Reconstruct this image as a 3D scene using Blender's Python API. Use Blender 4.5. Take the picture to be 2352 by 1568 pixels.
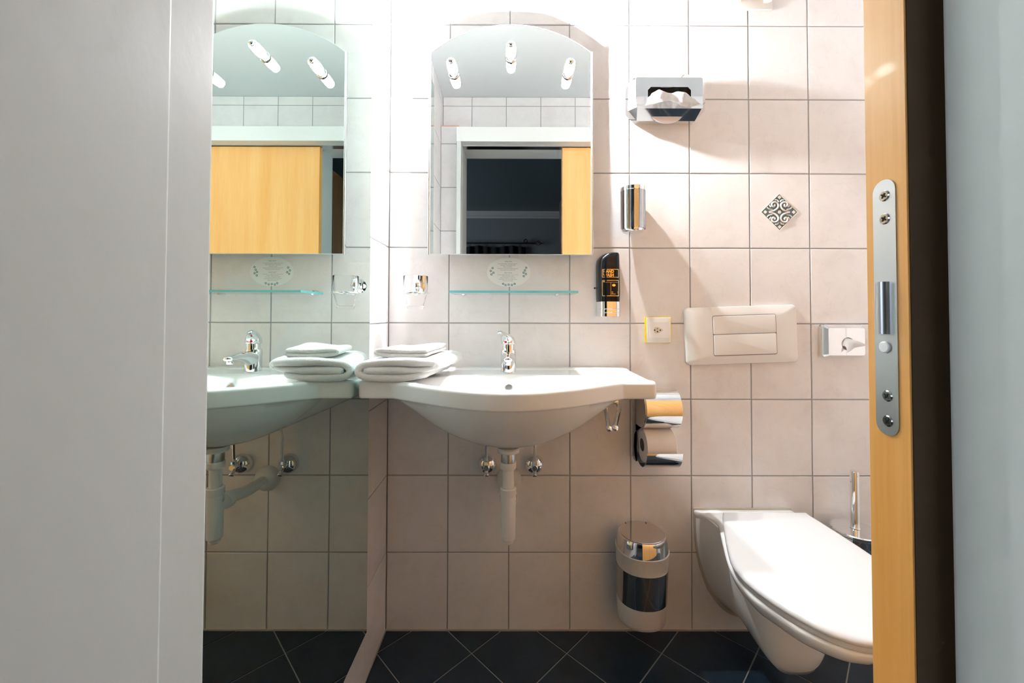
import bpy, bmesh, math, random
from mathutils import Vector, Matrix, noise, Quaternion

S = bpy.context.scene
for o in list(bpy.data.objects):
    bpy.data.objects.remove(o, do_unlink=True)
COL = S.collection
random.seed(7)
PI = math.pi

# ------------------------------------------------------------------ camera
cam_d = bpy.data.cameras.new('camera')
cam_d.sensor_fit = 'HORIZONTAL'
cam_d.sensor_width = 36.0
cam_d.lens = 915.84 / 2352 * 36
cam_d.shift_x = -(1178.81 - 1176) / 2352
cam_d.shift_y = (702.49 - 784) / 2352
cam_d.clip_start = 0.01
cam = bpy.data.objects.new('camera', cam_d)
COL.objects.link(cam)
yaw, pit, rol = 0.0024, 0.0195, 0.0025
cA, sA = math.cos(yaw), math.sin(yaw)
A = Matrix(((cA, -sA, 0), (sA, cA, 0), (0, 0, 1)))
cB, sB = math.cos(pit), math.sin(pit)
B = Matrix(((1, 0, 0), (0, cB, sB), (0, -sB, cB)))
cC, sC = math.cos(rol), math.sin(rol)
C = Matrix(((cC, 0, sC), (0, 1, 0), (-sC, 0, cC)))
M = C @ B @ A
right, fwd, up = M[0], M[1], M[2]
R = Matrix((right, up, -fwd)).transposed()
cam.matrix_world = Matrix.Translation((0.4097, -1.32, 1.0309)) @ R.to_4x4()
S.camera = cam

# ------------------------------------------------------------------ world, exposure, lights
w = bpy.data.worlds.new('world')
S.world = w
w.use_nodes = True
w.node_tree.nodes['Background'].inputs[0].default_value = (0.01, 0.012, 0.014, 1)
w.node_tree.nodes['Background'].inputs[1].default_value = 0.3
S.view_settings.view_transform = 'Standard'
S.view_settings.look = 'None'
S.view_settings.gamma = 1
S.view_settings.use_curve_mapping = False
S.view_settings.exposure = 0.1
LAMP_STRENGTH = 15500.0
HALL_POWER = 26.0


def area_light(name, loc, rot, size, power, color):
    d = bpy.data.lights.new(name, 'AREA')
    d.shape = 'RECTANGLE'
    d.size, d.size_y = size
    d.energy = power
    d.color = color
    o = bpy.data.objects.new(name, d)
    o.location = loc
    o.rotation_euler = rot
    COL.objects.link(o)
    return o


# the dim bedroom behind the photographer: added unseen cool fill light at its side wall
area_light('bedroom_fill_light', (-1.95, -2.9, 1.45), (0, math.radians(-90), 0), (1.2, 1.2), HALL_POWER, (0.80, 0.90, 1.0))


# ------------------------------------------------------------------ helpers
def link(o, parent=None):
    COL.objects.link(o)
    if parent:
        o.parent = parent
    return o


def tag(o, label=None, cat=None, group=None, kind=None):
    if label: o['label'] = label
    if cat: o['category'] = cat
    if group: o['group'] = group
    if kind: o['kind'] = kind
    return o


def thing(name, loc, label, cat, group=None, rot=(0, 0, 0)):
    o = bpy.data.objects.new(name, None)
    o.empty_display_size = 0.02
    o.location = loc
    o.rotation_euler = rot
    COL.objects.link(o)
    return tag(o, label, cat, group)


def part(name, bm, mat, parent=None, local=False, smooth=35, label=None):
    """bm holds world coordinates unless local; it becomes ONE mesh object."""
    if parent is not None and not local:
        off = Vector(parent.location)
        p = parent.parent
        while p is not None:
            off += Vector(p.location)
            p = p.parent
        bmesh.ops.translate(bm, verts=bm.verts, vec=-off)
    bmesh.ops.recalc_face_normals(bm, faces=bm.faces)
    me = bpy.data.meshes.new(name)
    bm.to_mesh(me)
    bm.free()
    if smooth:
        me.shade_smooth()
        if smooth < 180:
            me.set_sharp_from_angle(angle=math.radians(smooth))
    if isinstance(mat, (list, tuple)):
        for m in mat: me.materials.append(m)
    else:
        me.materials.append(mat)
    o = bpy.data.objects.new(name, me)
    link(o, parent)
    if label: o['label'] = label
    return o


def BM(): return bmesh.new()


def merge(bm, other):
    me = bpy.data.meshes.new('tmp')
    other.to_mesh(me)
    other.free()
    bm.from_mesh(me)
    bpy.data.meshes.remove(me)
    return bm


def box(bm, x0, x1, y0, y1, z0, z1, r=0.0, seg=2):
    t = bmesh.new()
    bmesh.ops.create_cube(t, size=1)
    for v in t.verts:
        v.co = Vector(((x0 + x1) / 2 + v.co.x * (x1 - x0), (y0 + y1) / 2 + v.co.y * (y1 - y0), (z0 + z1) / 2 + v.co.z * (z1 - z0)))
    if r > 0:
        bmesh.ops.bevel(t, geom=list(t.edges), offset=r, segments=seg, profile=0.5, affect='EDGES')
    return merge(bm, t)


def frame(axis):
    a = Vector(axis).normalized()
    u = a.orthogonal().normalized()
    if abs(a.z) > 0.99: u = Vector((1, 0, 0))
    elif abs(a.y) > 0.99: u = Vector((1, 0, 0))
    elif abs(a.x) > 0.99: u = Vector((0, 1, 0))
    v = a.cross(u).normalized()
    return a, u, v


def loft(bm, rings, closed=True, cap0=True, cap1=True):
    vs = [[bm.verts.new(p) for p in r] for r in rings]
    n = len(vs[0])
    for i in range(len(vs) - 1):
        for j in range(n if closed else n - 1):
            k = (j + 1) % n
            try: bm.faces.new((vs[i][j], vs[i][k], vs[i + 1][k], vs[i + 1][j]))
            except ValueError: pass
    if cap0 and closed: bm.faces.new(list(reversed(vs[0])))
    if cap1 and closed: bm.faces.new(vs[-1])
    return vs


def lathe(bm, prof, origin, axis=(0, 0, 1), seg=32, cap0=True, cap1=True, sx=1.0, sy=1.0):
    a, u, v = frame(axis)
    o = Vector(origin)
    rings = []
    for r, h in prof:
        r = max(r, 1e-5)
        rings.append([o + a * h + u * (r * sx * math.cos(2 * PI * i / seg)) + v * (r * sy * math.sin(2 * PI * i / seg)) for i in range(seg)])
    loft(bm, rings, True, cap0, cap1)
    return bm


def tube(bm, pts, rad, seg=12, flat=1.0):
    pts = [Vector(p) for p in pts]
    n = len(pts)
    if not isinstance(rad, (list, tuple)): rad = [rad] * n
    t0 = (pts[1] - pts[0]).normalized()
    _, u, v = frame(t0)
    rings = []
    prev = t0
    for i, p in enumerate(pts):
        t = (pts[min(i + 1, n - 1)] - pts[max(i - 1, 0)]).normalized()
        q = prev.rotation_difference(t)
        u = q @ u
        v = q @ v
        prev = t
        rings.append([p + u * (rad[i] * math.cos(2 * PI * k / seg)) + v * (rad[i] * flat * math.sin(2 * PI * k / seg)) for k in range(seg)])
    loft(bm, rings)
    return bm


def bez(ctrl, n):
    """Catmull-Rom through ctrl."""
    P = [Vector(c) for c in ctrl]
    P = [P[0] * 2 - P[1]] + P + [P[-1] * 2 - P[-2]]
    out = []
    m = len(P) - 3
    for s in range(m):
        p0, p1, p2, p3 = P[s:s + 4]
        for i in range(n):
            t = i / n
            out.append(0.5 * ((2 * p1) + (p2 - p0) * t + (2 * p0 - 5 * p1 + 4 * p2 - p3) * t * t + (3 * p1 - p0 - 3 * p2 + p3) * t ** 3))
    out.append(P[-2].copy())
    return out


def prism(bm, poly, to3d0, to3d1):
    loft(bm, [[to3d0(*p) for p in poly], [to3d1(*p) for p in poly]])
    return bm


def rrect(x0, x1, z0, z1, r, n=5):
    pts = []
    for cx, cz, a0 in ((x1 - r, z1 - r, 0), (x0 + r, z1 - r, PI / 2), (x0 + r, z0 + r, PI), (x1 - r, z0 + r, 1.5 * PI)):
        for i in range(n + 1):
            a = a0 + PI / 2 * i / n
            pts.append((cx + r * math.cos(a), cz + r * math.sin(a)))
    return pts


def interp(tab, t):
    if t <= tab[0][0]: return tab[0][1]
    for (a, b), (c, d) in zip(tab, tab[1:]):
        if t <= c: return b + (d - b) * (t - a) / (c - a)
    return tab[-1][1]


def sinterp(tab, t):
    """smooth (Catmull-Rom) version of interp"""
    n = len(tab)
    if t <= tab[0][0]: return tab[0][1]
    if t >= tab[-1][0]: return tab[-1][1]
    for i in range(n - 1):
        if t <= tab[i + 1][0]: break
    x0, y0 = tab[i]
    x1, y1 = tab[i + 1]
    def m(k):
        a = tab[max(k - 1, 0)]; b = tab[min(k + 1, n - 1)]
        return (b[1] - a[1]) / (b[0] - a[0])
    h = x1 - x0
    s = (t - x0) / h
    return (2 * s**3 - 3 * s**2 + 1) * y0 + (s**3 - 2 * s**2 + s) * h * m(i) + (-2 * s**3 + 3 * s**2) * y1 + (s**3 - s**2) * h * m(i + 1)


def text_bm(s, size, align='CENTER', extrude=0.0, res=2, off=0.0):
    c = bpy.data.curves.new('t', 'FONT')
    c.body = s
    c.size = size
    c.align_x = align
    c.extrude = extrude
    c.offset = off
    c.resolution_u = res
    o = bpy.data.objects.new('t', c)
    COL.objects.link(o)
    bpy.context.view_layer.update()
    me = bpy.data.meshes.new_from_object(o.evaluated_get(bpy.context.evaluated_depsgraph_get()))
    bpy.data.objects.remove(o)
    bpy.data.curves.remove(c)
    b = bmesh.new()
    b.from_mesh(me)
    bpy.data.meshes.remove(me)
    return b


# ------------------------------------------------------------------ materials
def mat(name, color, rough=0.5, metal=0.0, spec=0.5, trans=0.0, ior=1.45, coat=0.0, sss=0.0, emis=None, es=0.0):
    m = bpy.data.materials.new(name)
    m.use_nodes = True
    p = m.node_tree.nodes['Principled BSDF']
    p.inputs['Base Color'].default_value = (*color, 1)
    p.inputs['Roughness'].default_value = rough
    p.inputs['Metallic'].default_value = metal
    p.inputs['Specular IOR Level'].default_value = spec
    p.inputs['Transmission Weight'].default_value = trans
    p.inputs['IOR'].default_value = ior
    p.inputs['Coat Weight'].default_value = coat
    p.inputs['Coat Roughness'].default_value = 0.05
    if sss:
        p.inputs['Subsurface Weight'].default_value = sss
        p.inputs['Subsurface Scale'].default_value = 0.02
    if emis:
        p.inputs['Emission Color'].default_value = (*emis, 1)
        p.inputs['Emission Strength'].default_value = es
    return m


def N(m, kind, **kw):
    n = m.node_tree.nodes.new(kind)
    for k, v in kw.items():
        if k in n.inputs: n.inputs[k].default_value = v
        else: setattr(n, k, v)
    return n


def L(m, a, b): m.node_tree.links.new(a, b)


def P(m): return m.node_tree.nodes['Principled BSDF']


def add_bump(m, scale, strength, dist=0.001, detail=3, coord='Object', stretch=None):
    tc = N(m, 'ShaderNodeTexCoord')
    src = tc.outputs[coord]
    if stretch:
        mp = N(m, 'ShaderNodeMapping')
        mp.inputs['Scale'].default_value = stretch
        L(m, src, mp.inputs['Vector'])
        src = mp.outputs[0]
    nz = N(m, 'ShaderNodeTexNoise')
    nz.inputs['Scale'].default_value = scale
    nz.inputs['Detail'].default_value = detail
    L(m, src, nz.inputs['Vector'])
    b = N(m, 'ShaderNodeBump')
    b.inputs['Strength'].default_value = strength
    b.inputs['Distance'].default_value = dist
    L(m, nz.outputs['Fac'], b.inputs['Height'])
    L(m, b.outputs[0], P(m).inputs['Normal'])
    return nz


def tile_material(name, base, vein, vein2, rough, spec, bump, nscale=9.0):
    m = mat(name, base, rough, 0, spec)
    tc = N(m, 'ShaderNodeTexCoord')
    oi = N(m, 'ShaderNodeObjectInfo')
    mul = N(m, 'ShaderNodeMath', operation='MULTIPLY')
    mul.inputs[1].default_value = 40.0
    L(m, oi.outputs['Random'], mul.inputs[0])
    n1 = N(m, 'ShaderNodeTexNoise', noise_dimensions='4D')
    n1.inputs['Scale'].default_value = nscale
    n1.inputs['Detail'].default_value = 6
    n1.inputs['Roughness'].default_value = 0.6
    n1.inputs['Distortion'].default_value = 0.7
    L(m, tc.outputs['Object'], n1.inputs['Vector'])
    L(m, mul.outputs[0], n1.inputs['W'])
    r = N(m, 'ShaderNodeValToRGB')
    e = r.color_ramp.elements
    e[0].position = 0.30; e[0].color = (*vein, 1)
    e[1].position = 0.62; e[1].color = (*base, 1)
    x = e.new(0.45); x.color = (*vein2, 1)
    L(m, n1.outputs['Fac'], r.inputs['Fac'])
    # thin darker marbling lines
    n2 = N(m, 'ShaderNodeTexNoise', noise_dimensions='4D')
    n2.inputs['Scale'].default_value = nscale * 0.8
    n2.inputs['Detail'].default_value = 4
    n2.inputs['Distortion'].default_value = 1.2
    L(m, tc.outputs['Object'], n2.inputs['Vector'])
    L(m, mul.outputs[0], n2.inputs['W'])
    sub = N(m, 'ShaderNodeMath', operation='SUBTRACT'); sub.inputs[1].default_value = 0.5
    ab = N(m, 'ShaderNodeMath', operation='ABSOLUTE')
    mr = N(m, 'ShaderNodeMapRange')
    mr.inputs['From Min'].default_value = 0.0
    mr.inputs['From Max'].default_value = 0.012
    mr.inputs['To Min'].default_value = 0.965
    mr.inputs['To Max'].default_value = 1.0
    L(m, n2.outputs['Fac'], sub.inputs[0]); L(m, sub.outputs[0], ab.inputs[0]); L(m, ab.outputs[0], mr.inputs['Value'])
    mx = N(m, 'ShaderNodeMix', data_type='RGBA', blend_type='MULTIPLY')
    mx.inputs[0].default_value = 1.0
    L(m, r.outputs[0], mx.inputs[6])
    L(m, mr.outputs[0], mx.inputs[7])
    L(m, mx.outputs[2], P(m).inputs['Base Color'])
    b = N(m, 'ShaderNodeBump')
    b.inputs['Strength'].default_value = bump
    b.inputs['Distance'].default_value = 0.002
    L(m, n2.outputs['Fac'], b.inputs['Height'])
    L(m, b.outputs[0], P(m).inputs['Normal'])
    return m


def wood_material(name, c1, c2, rough=0.35, axis='z'):
    m = mat(name, c1, rough, 0, 0.5, coat=0.25)
    tc = N(m, 'ShaderNodeTexCoord')
    mp = N(m, 'ShaderNodeMapping')
    mp.inputs['Scale'].default_value = (14, 14, 0.9)
    L(m, tc.outputs['Object'], mp.inputs['Vector'])
    n1 = N(m, 'ShaderNodeTexNoise')
    n1.inputs['Scale'].default_value = 1.0
    n1.inputs['Detail'].default_value = 4
    L(m, mp.outputs[0], n1.inputs['Vector'])
    mp2 = N(m, 'ShaderNodeMapping')
    mp2.inputs['Scale'].default_value = (260, 260, 9)
    L(m, tc.outputs['Object'], mp2.inputs['Vector'])
    n2 = N(m, 'ShaderNodeTexNoise')
    n2.inputs['Scale'].default_value = 1.0
    n2.inputs['Detail'].default_value = 2
    L(m, mp2.outputs[0], n2.inputs['Vector'])
    ad = N(m, 'ShaderNodeMath', operation='MULTIPLY_ADD')
    ad.inputs[1].default_value = 0.35
    L(m, n2.outputs['Fac'], ad.inputs[0]); L(m, n1.outputs['Fac'], ad.inputs[2])
    r = N(m, 'ShaderNodeValToRGB')
    e = r.color_ramp.elements
    e[0].position = 0.45; e[0].color = (*c2, 1)
    e[1].position = 0.85; e[1].color = (*c1, 1)
    L(m, ad.outputs[0], r.inputs['Fac'])
    L(m, r.outputs[0], P(m).inputs['Base Color'])
    b = N(m, 'ShaderNodeBump'); b.inputs['Strength'].default_value = 0.12; b.inputs['Distance'].default_value = 0.0006
    L(m, ad.outputs[0], b.inputs['Height']); L(m, b.outputs[0], P(m).inputs['Normal'])
    return m


TILE = tile_material('wall_tile_glaze', (0.822, 0.790, 0.784), (0.755, 0.710, 0.700), (0.795, 0.758, 0.750), 0.22, 0.5, 0.25)
FLOOR_TILE = tile_material('floor_tile_glaze', (0.014, 0.027, 0.044), (0.007, 0.016, 0.027), (0.011, 0.022, 0.036), 0.30, 0.45, 0.35, 14)
GROUT = mat('wall_grout', (0.36, 0.355, 0.36), 0.9)
GROUT_F = mat('floor_grout', (0.33, 0.32, 0.29), 0.9)
SEAL = mat('silicone_seal', (0.42, 0.38, 0.33), 0.5)
SEAL_T = mat('aged_seal', (0.52, 0.49, 0.40), 0.5)
CHROME = mat('chrome', (0.86, 0.87, 0.88), 0.045, 1.0)
CHROME_D = mat('dark_chrome', (0.42, 0.43, 0.44), 0.16, 1.0)
SATIN = mat('satin_steel', (0.52, 0.54, 0.56), 0.34, 1.0)
ALU = mat('aluminium_profile', (0.80, 0.81, 0.82), 0.16, 1.0)
MIRROR = mat('mirror_silver', (0.93, 0.955, 0.95), 0.0, 1.0)
MIRROR_G = mat('green_mirror_silver', (0.70, 0.83, 0.79), 0.0, 1.0)
MIRROR_EDGE = mat('mirror_glass_edge', (0.02, 0.07, 0.065), 0.1)
CERAMIC = mat('white_ceramic', (0.84, 0.835, 0.825), 0.07, 0, 0.5)
PLASTIC = mat('white_plastic', (0.84, 0.82, 0.80), 0.25, 0, 0.5)
LIDPL = mat('toilet_lid_plastic', (0.62, 0.62, 0.625), 0.2, 0, 0.5)
TRAPPL = mat('trap_plastic', (0.78, 0.745, 0.715), 0.33)
CREAM = mat('cream_plastic', (0.84, 0.77, 0.63), 0.35)
BINPL = mat('translucent_bin_plastic', (0.80, 0.77, 0.76), 0.35, 0, 0.5, sss=0.3)
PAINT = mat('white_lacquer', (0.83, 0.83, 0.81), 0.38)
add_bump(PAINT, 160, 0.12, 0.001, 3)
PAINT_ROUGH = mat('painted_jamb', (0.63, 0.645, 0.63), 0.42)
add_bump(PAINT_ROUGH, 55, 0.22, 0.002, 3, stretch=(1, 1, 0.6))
CEIL = mat('ceiling_paint', (0.66, 0.68, 0.69), 0.6)
WOOD = wood_material('beech_veneer', (0.90, 0.50, 0.19), (0.82, 0.38, 0.10))
WOOD_E = wood_material('beech_edge_band', (0.84, 0.44, 0.14), (0.70, 0.31, 0.07), 0.28)
BLACKPL = mat('black_bottle_plastic', (0.004, 0.005, 0.006), 0.22, 0, 0.22)
BLACK = mat('black_void', (0.004, 0.004, 0.005), 0.8)
GOLD = mat('gold_foil', (0.90, 0.66, 0.30), 0.12, 1.0)
RED = mat('red_dot', (0.55, 0.01, 0.02), 0.3)
YELLOW = mat('yellow_plastic', (0.90, 0.66, 0.02), 0.4)
PAPER = mat('tissue_paper', (0.88, 0.86, 0.86), 0.9, sss=0.15)
ROLLP = mat('toilet_paper', (0.88, 0.83, 0.80), 0.95)
add_bump(ROLLP, 380, 0.5, 0.001, 2)
CARD = mat('cardboard_core', (0.20, 0.17, 0.14), 0.9)
TOWEL = mat('white_terry', (0.93, 0.915, 0.91), 0.95, 0, 0.1)
P(TOWEL).inputs['Sheen Weight'].default_value = 0.3
add_bump(TOWEL, 700, 0.9, 0.003, 2)
STICK = mat('sticker_film', (0.84, 0.835, 0.82), 0.3)
TEAL = mat('teal_print', (0.03, 0.16, 0.20), 0.5)
GREYINK = mat('grey_print', (0.28, 0.28, 0.29), 0.5)
INLAY = mat('inlay_recess', (0.10, 0.14, 0.15), 0.35)
INLAY_R = mat('inlay_relief', (0.80, 0.735, 0.68), 0.25)
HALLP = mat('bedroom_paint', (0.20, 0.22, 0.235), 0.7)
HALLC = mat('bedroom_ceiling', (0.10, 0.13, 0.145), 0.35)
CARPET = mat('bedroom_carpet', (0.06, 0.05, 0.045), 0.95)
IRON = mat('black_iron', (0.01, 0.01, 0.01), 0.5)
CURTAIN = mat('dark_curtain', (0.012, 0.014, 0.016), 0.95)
LAMPG = mat('halogen_bulb', (1, 1, 1), 0.3, emis=(0.96, 0.985, 1.0), es=LAMP_STRENGTH)
SLEEVE = mat('frosted_sleeve', (1, 1, 1), 0.3, emis=(0.96, 0.985, 1.0), es=70.0)
RIM = mat('glowing_rim', (1, 1, 1), 0.3, emis=(0.96, 0.985, 1.0), es=12.0)
DOORB = mat('door_face_shade', (0.10, 0.06, 0.03), 0.6)  # dark brown stands for the shade on the beech door's outer face

GLASS = mat('clear_glass', (1, 1, 1), 0.0, trans=1.0, ior=1.18)
GLASS_T = mat('teal_edge_glass', (0.80, 0.96, 0.95), 0.0, trans=1.0, ior=1.5)
va = N(GLASS_T, 'ShaderNodeVolumeAbsorption')
va.inputs['Color'].default_value = (0.10, 0.72, 0.74, 1)
va.inputs['Density'].default_value = 5
L(GLASS_T, va.outputs[0], GLASS_T.node_tree.nodes['Material Output'].inputs['Volume'])

# ------------------------------------------------------------------ room dimensions
XR = 1.80          # right wall
YF = -1.09         # upper front wall plane
ZC = 2.304         # ceiling
G = 0.0019         # half joint


def struct(name, bm, m, label=None):
    o = part(name, bm, m, None, smooth=0)
    o['kind'] = 'structure'
    if label: o['label'] = label
    return o


def slab_tile_mesh(name, wdt, hgt, depth=0.004, ch=0.0011):
    """a glazed tile lying in local XZ, front face at y=0 looking to -y, body behind; chamfered front edge"""
    hw, hh = wdt / 2 - G, hgt / 2 - G
    b = BM()
    rings = []
    for y, i in ((depth, 0.0), (ch, 0.0), (0.0003, ch * 0.6), (0.0, ch * 1.4)):
        rings.append([Vector((-hw + i, y, -hh + i)), Vector((hw - i, y, -hh + i)), Vector((hw - i, y, hh - i)), Vector((-hw + i, y, hh - i))])
    loft(b, rings, cap0=False)
    bmesh.ops.recalc_face_normals(b, faces=b.faces)
    me = bpy.data.meshes.new(name)
    b.to_mesh(me); b.free()
    return me


TILE_CACHE = {}


def wall_tiles(parent, mapping_loc, rotz, cols, rows, m, skip=None):
    """cols/rows are lists of (a0, a1) spans in wall units"""
    out = {}
    for ci, (a0, a1) in enumerate(cols):
        for ri, (z0, z1) in enumerate(rows):
            if skip and skip(a0, a1, z0, z1): continue
            key = (round(a1 - a0, 4), round(z1 - z0, 4), m.name)
            if key not in TILE_CACHE:
                me = slab_tile_mesh('tile', a1 - a0, z1 - z0)
                me.materials.append(m)
                TILE_CACHE[key] = me
            o = bpy.data.objects.new('tile', TILE_CACHE[key])
            o.location = mapping_loc((a0 + a1) / 2, (z0 + z1) / 2)
            o.rotation_euler = (random.uniform(-.0015, .0015), random.uniform(-.001, .001), rotz + random.uniform(-.0015, .0015))
            link(o, parent)
            out[(ci, ri)] = o
    return out


ROWS = [(0.0, 0.25)] + [(0.25 * i, 0.25 * (i + 1)) for i in range(1, 9)] + [(2.25, ZC)]

# back wall ------------------------------------------------------------
b = BM(); box(b, -0.12, XR + 0.12, 0.0022, 0.12, -0.1, ZC + 0.05)
wall_back = struct('wall_back', b, GROUT, 'pale marbled tile wall behind the washbasin and toilet')
cols = [(0.2 * i, 0.2 * (i + 1)) for i in range(9)]
tb = wall_tiles(wall_back, lambda a, z: Vector((a, 0, z)), 0, cols, ROWS, TILE)

# decorative diamond inlay in the tile right of the cotton dispenser
deco_tile = tb[(6, 5)]
cxd, czd, hd = 1.2985, 1.3715, 0.0615
ox, oz = deco_tile.location.x, deco_tile.location.z


def dp(x, z, y=0.0): return Vector((cxd - ox + x, y, czd - oz + z))


b = BM()
dia = lambda r: [(r, 0), (0, r), (-r, 0), (0, -r)]
prism(b, dia(hd * 0.965), lambda x, z: dp(x, z, -0.0002), lambda x, z: dp(x, z, 0.0008))
inl = part('inlay', b, INLAY, deco_tile, local=True, smooth=0, label='blue-grey diamond inlay with raised cream scrolls')
b = BM()


def ribbon(b, pts, r, y=-0.0006):
    tube(b, [dp(p[0], p[1], y) for p in pts], r, 6, flat=1.0)


fr = dia(hd)
for i in range(4):
    ribbon(b, [fr[i], fr[(i + 1) % 4]], 0.0011)
for sx in (1, -1):
    for sz in (1, -1):
        # C-scroll: starts at the horizontal arm, sweeps round to the vertical axis and curls inwards
        pts = [(0.034, 0.0015), (0.020, 0.004), (0.0095, 0.010), (0.0042, 0.019), (0.0055, 0.027), (0.012, 0.0325), (0.0205, 0.0325),
               (0.0255, 0.027), (0.0245, 0.0205), (0.019, 0.0185), (0.0155, 0.022), (0.0175, 0.0255)]
        q = bez([(sx * x * 1.02, sz * z, 0) for x, z in pts], 4)
        rr = [0.0032 * (0.55 + 0.45 * min(1, i / 6)) for i in range(len(q))]
        tube(b, [dp(v.x, v.y, -0.0004) for v in q], rr, 6)
        for pl in ([(0.024, 0.0085), (0.030, 0.0095), (0.037, 0.0115), (0.041, 0.0165)],
                   [(0.0285, 0.0165), (0.0315, 0.0205), (0.0335, 0.0245)],
                   [(0.0025, 0.034), (0.0045, 0.0375), (0.009, 0.0405), (0.0145, 0.0405)]):
            q = bez([(sx * x, sz * z, 0) for x, z in pl], 3)
            tube(b, [dp(v.x, v.y, -0.0004) for v in q], 0.0021, 6)
for x, z in ((0, 0.0495), (0, -0.0495), (0.0475, 0), (-0.0475, 0)):
    prism(b, [(x + p, z + q) for p, q in dia(0.0062)], lambda X, Z: dp(X, Z, -0.0018), lambda X, Z: dp(X, Z, 0))
lathe(b, [(0.0062, 0), (0.0058, 0.0014), (0.0035, 0.0022), (0.0001, 0.0023)], dp(0, 0, 0), (0, -1, 0), 16)
part('inlay_scroll', b, INLAY_R, deco_tile, local=True, smooth=60)

b = BM(); lathe(b, [(0.0032, 0), (0.0028, 0.0004)], (0.6830, -0.0002, 1.1165), (0, -1, 0), 14)
part('screw_hole', b, mat('dark_plug', (0.03, 0.008, 0.006), 0.6), wall_back, label='small dark drilled hole beside the soap dispenser')
b = BM()
for x0, x1 in ((0, XR),):
    box(b, x0, x1, -0.0035, 0.002, -0.001, 0.0035)
part('sealing_strip', b, SEAL, wall_back, smooth=0)

# left wall ------------------------------------------------------------
b = BM(); box(b, -0.12, -0.0022, -1.21, 0.1, -0.1, ZC + 0.05)
wall_left = struct('wall_left', b, GROUT, 'tiled side wall that carries the tall mirror')
lc = [(-0.2, 0.0), (-0.4, -0.2), (-0.6, -0.4), (-0.8, -0.6), (-1.0, -0.8), (-1.09, -1.0)]
M0, M1, MZ0, MZ1 = -0.80, -0.187, 0.142, 2.20
wall_tiles(wall_left, lambda a, z: Vector((0, a, z)), PI / 2, [(c[0], c[1]) for c in lc], ROWS, TILE,
           skip=lambda a0, a1, z0, z1: a0 > M0 - 0.01 and a1 < M1 - 0.01 and z0 > 0.2 and z1 < MZ1)
b = BM(); box(b, -0.002, 0.0025, -1.04, 0, -0.001, 0.003)
part('sealing_strip', b, SEAL, wall_left, smooth=0)

# right wall -----------------------------------------------------------
b = BM(); box(b, XR + 0.0022, XR + 0.12, -1.21, 0.1, -0.1, ZC + 0.05)
wall_right = struct('wall_right', b, GROUT, 'tiled side wall beyond the toilet')
wall_tiles(wall_right, lambda a, z: Vector((XR, a, z)), -PI / 2, [(c[0], c[1]) for c in lc], ROWS, TILE)

# ceiling ---------------------------------------------------------------
b = BM(); box(b, -0.12, XR + 0.12, -1.21, 0.12, ZC, ZC + 0.1)
struct('ceiling', b, CEIL)

# floor: diagonal tiles -------------------------------------------------
b = BM(); box(b, -0.12, XR + 0.12, -1.21, 0.12, -0.12, -0.0022)
floor = struct('floor', b, GROUT_F, 'dark blue tiles laid diagonally')
SD = 0.2892


def clip(poly, x0, x1, y0, y1):
    for ax, lim, sg in ((0, x0, 1), (0, x1, -1), (1, y0, 1), (1, y1, -1)):
        out = []
        for i in range(len(poly)):
            p, q = poly[i], poly[(i + 1) % len(poly)]
            dp_, dq = (p[ax] - lim) * sg, (q[ax] - lim) * sg
            if dp_ >= 0: out.append(p)
            if dp_ * dq < 0:
                t = dp_ / (dp_ - dq)
                out.append((p[0] + (q[0] - p[0]) * t, p[1] + (q[1] - p[1]) * t))
        poly = out
        if len(poly) < 3: return []
    return poly


def area2(p): return abs(sum(p[i][0] * p[(i + 1) % len(p)][1] - p[(i + 1) % len(p)][0] * p[i][1] for i in range(len(p)))) / 2


half = SD / 2 - 0.0016 * 1.414
for n in range(-8, 16):
    for k in range(-8, 16):
        cx = (0.2885 + (n + k + 1) * SD) / 2
        cy = -(-0.1149 + (k - n) * SD) / 2
        full = [(cx + half, cy), (cx, cy + half), (cx - half, cy), (cx, cy - half)]
        pl = clip(full, 0.0025, XR - 0.0025, -1.205, -0.0035)
        if len(pl) < 3 or area2(pl) < 2e-4: continue
        mx = sum(p[0] for p in pl) / len(pl); my = sum(p[1] for p in pl) / len(pl)
        def ins(p, d):
            v = Vector((p[0] - mx, p[1] - my)); l = v.length
            v = v * max(0.2, (l - d) / l)
            return v
        bb = BM()
        rings = []
        for z, d in ((-0.004, 0), (-0.0012, 0), (-0.0003, 0.0008), (0, 0.002)):
            rings.append([Vector((*ins(p, d), z)) for p in pl])
        loft(bb, rings, cap0=False)
        o = part('tile', bb, FLOOR_TILE, floor, local=True, smooth=0)
        o.location = (mx, my, 0)

# front wall (with the doorway) -----------------------------------------
XL, XRJ = 0.1225, 0.710        # doorway reveal
ZL = 1.986                    # lintel underside
b = BM()
box(b, -0.12, XL - 0.004, -1.21, -1.0322, -0.1, 2.0995)                 # left pier
box(b, XRJ + 0.003, XR + 0.12, -1.21, -1.0445, -0.1, 1.98)           # right pier
box(b, -0.12, XR + 0.12, -1.21, YF - 0.0022, ZL + 0.004, ZC + 0.05)  # above
wall_front = struct('wall_front', b, GROUT, 'tiled wall around the doorway')
fc = [(-0.03 + 0.0, 0.17)] + [(0.17 + 0.2022 * i, 0.17 + 0.2022 * (i + 1)) for i in range(8)]
fc[0] = (0.0, 0.17)
fc[-1] = (fc[-1][0], XR)
wall_tiles(wall_front, lambda a, z: Vector((a, YF, z)), PI, fc, [(2.0, 2.25), (2.25, ZC)], TILE)
wall_tiles(wall_front, lambda a, z: Vector((a, -1.030, z)), PI, [(0.0, 0.101)], [(0.25 * i, 0.25 * (i + 1)) for i in range(8)] + [(2.0, 2.102)], TILE)
b = BM(); box(b, 0, 0.101, -1.09, -1.031, 2.100, 2.106)
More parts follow.
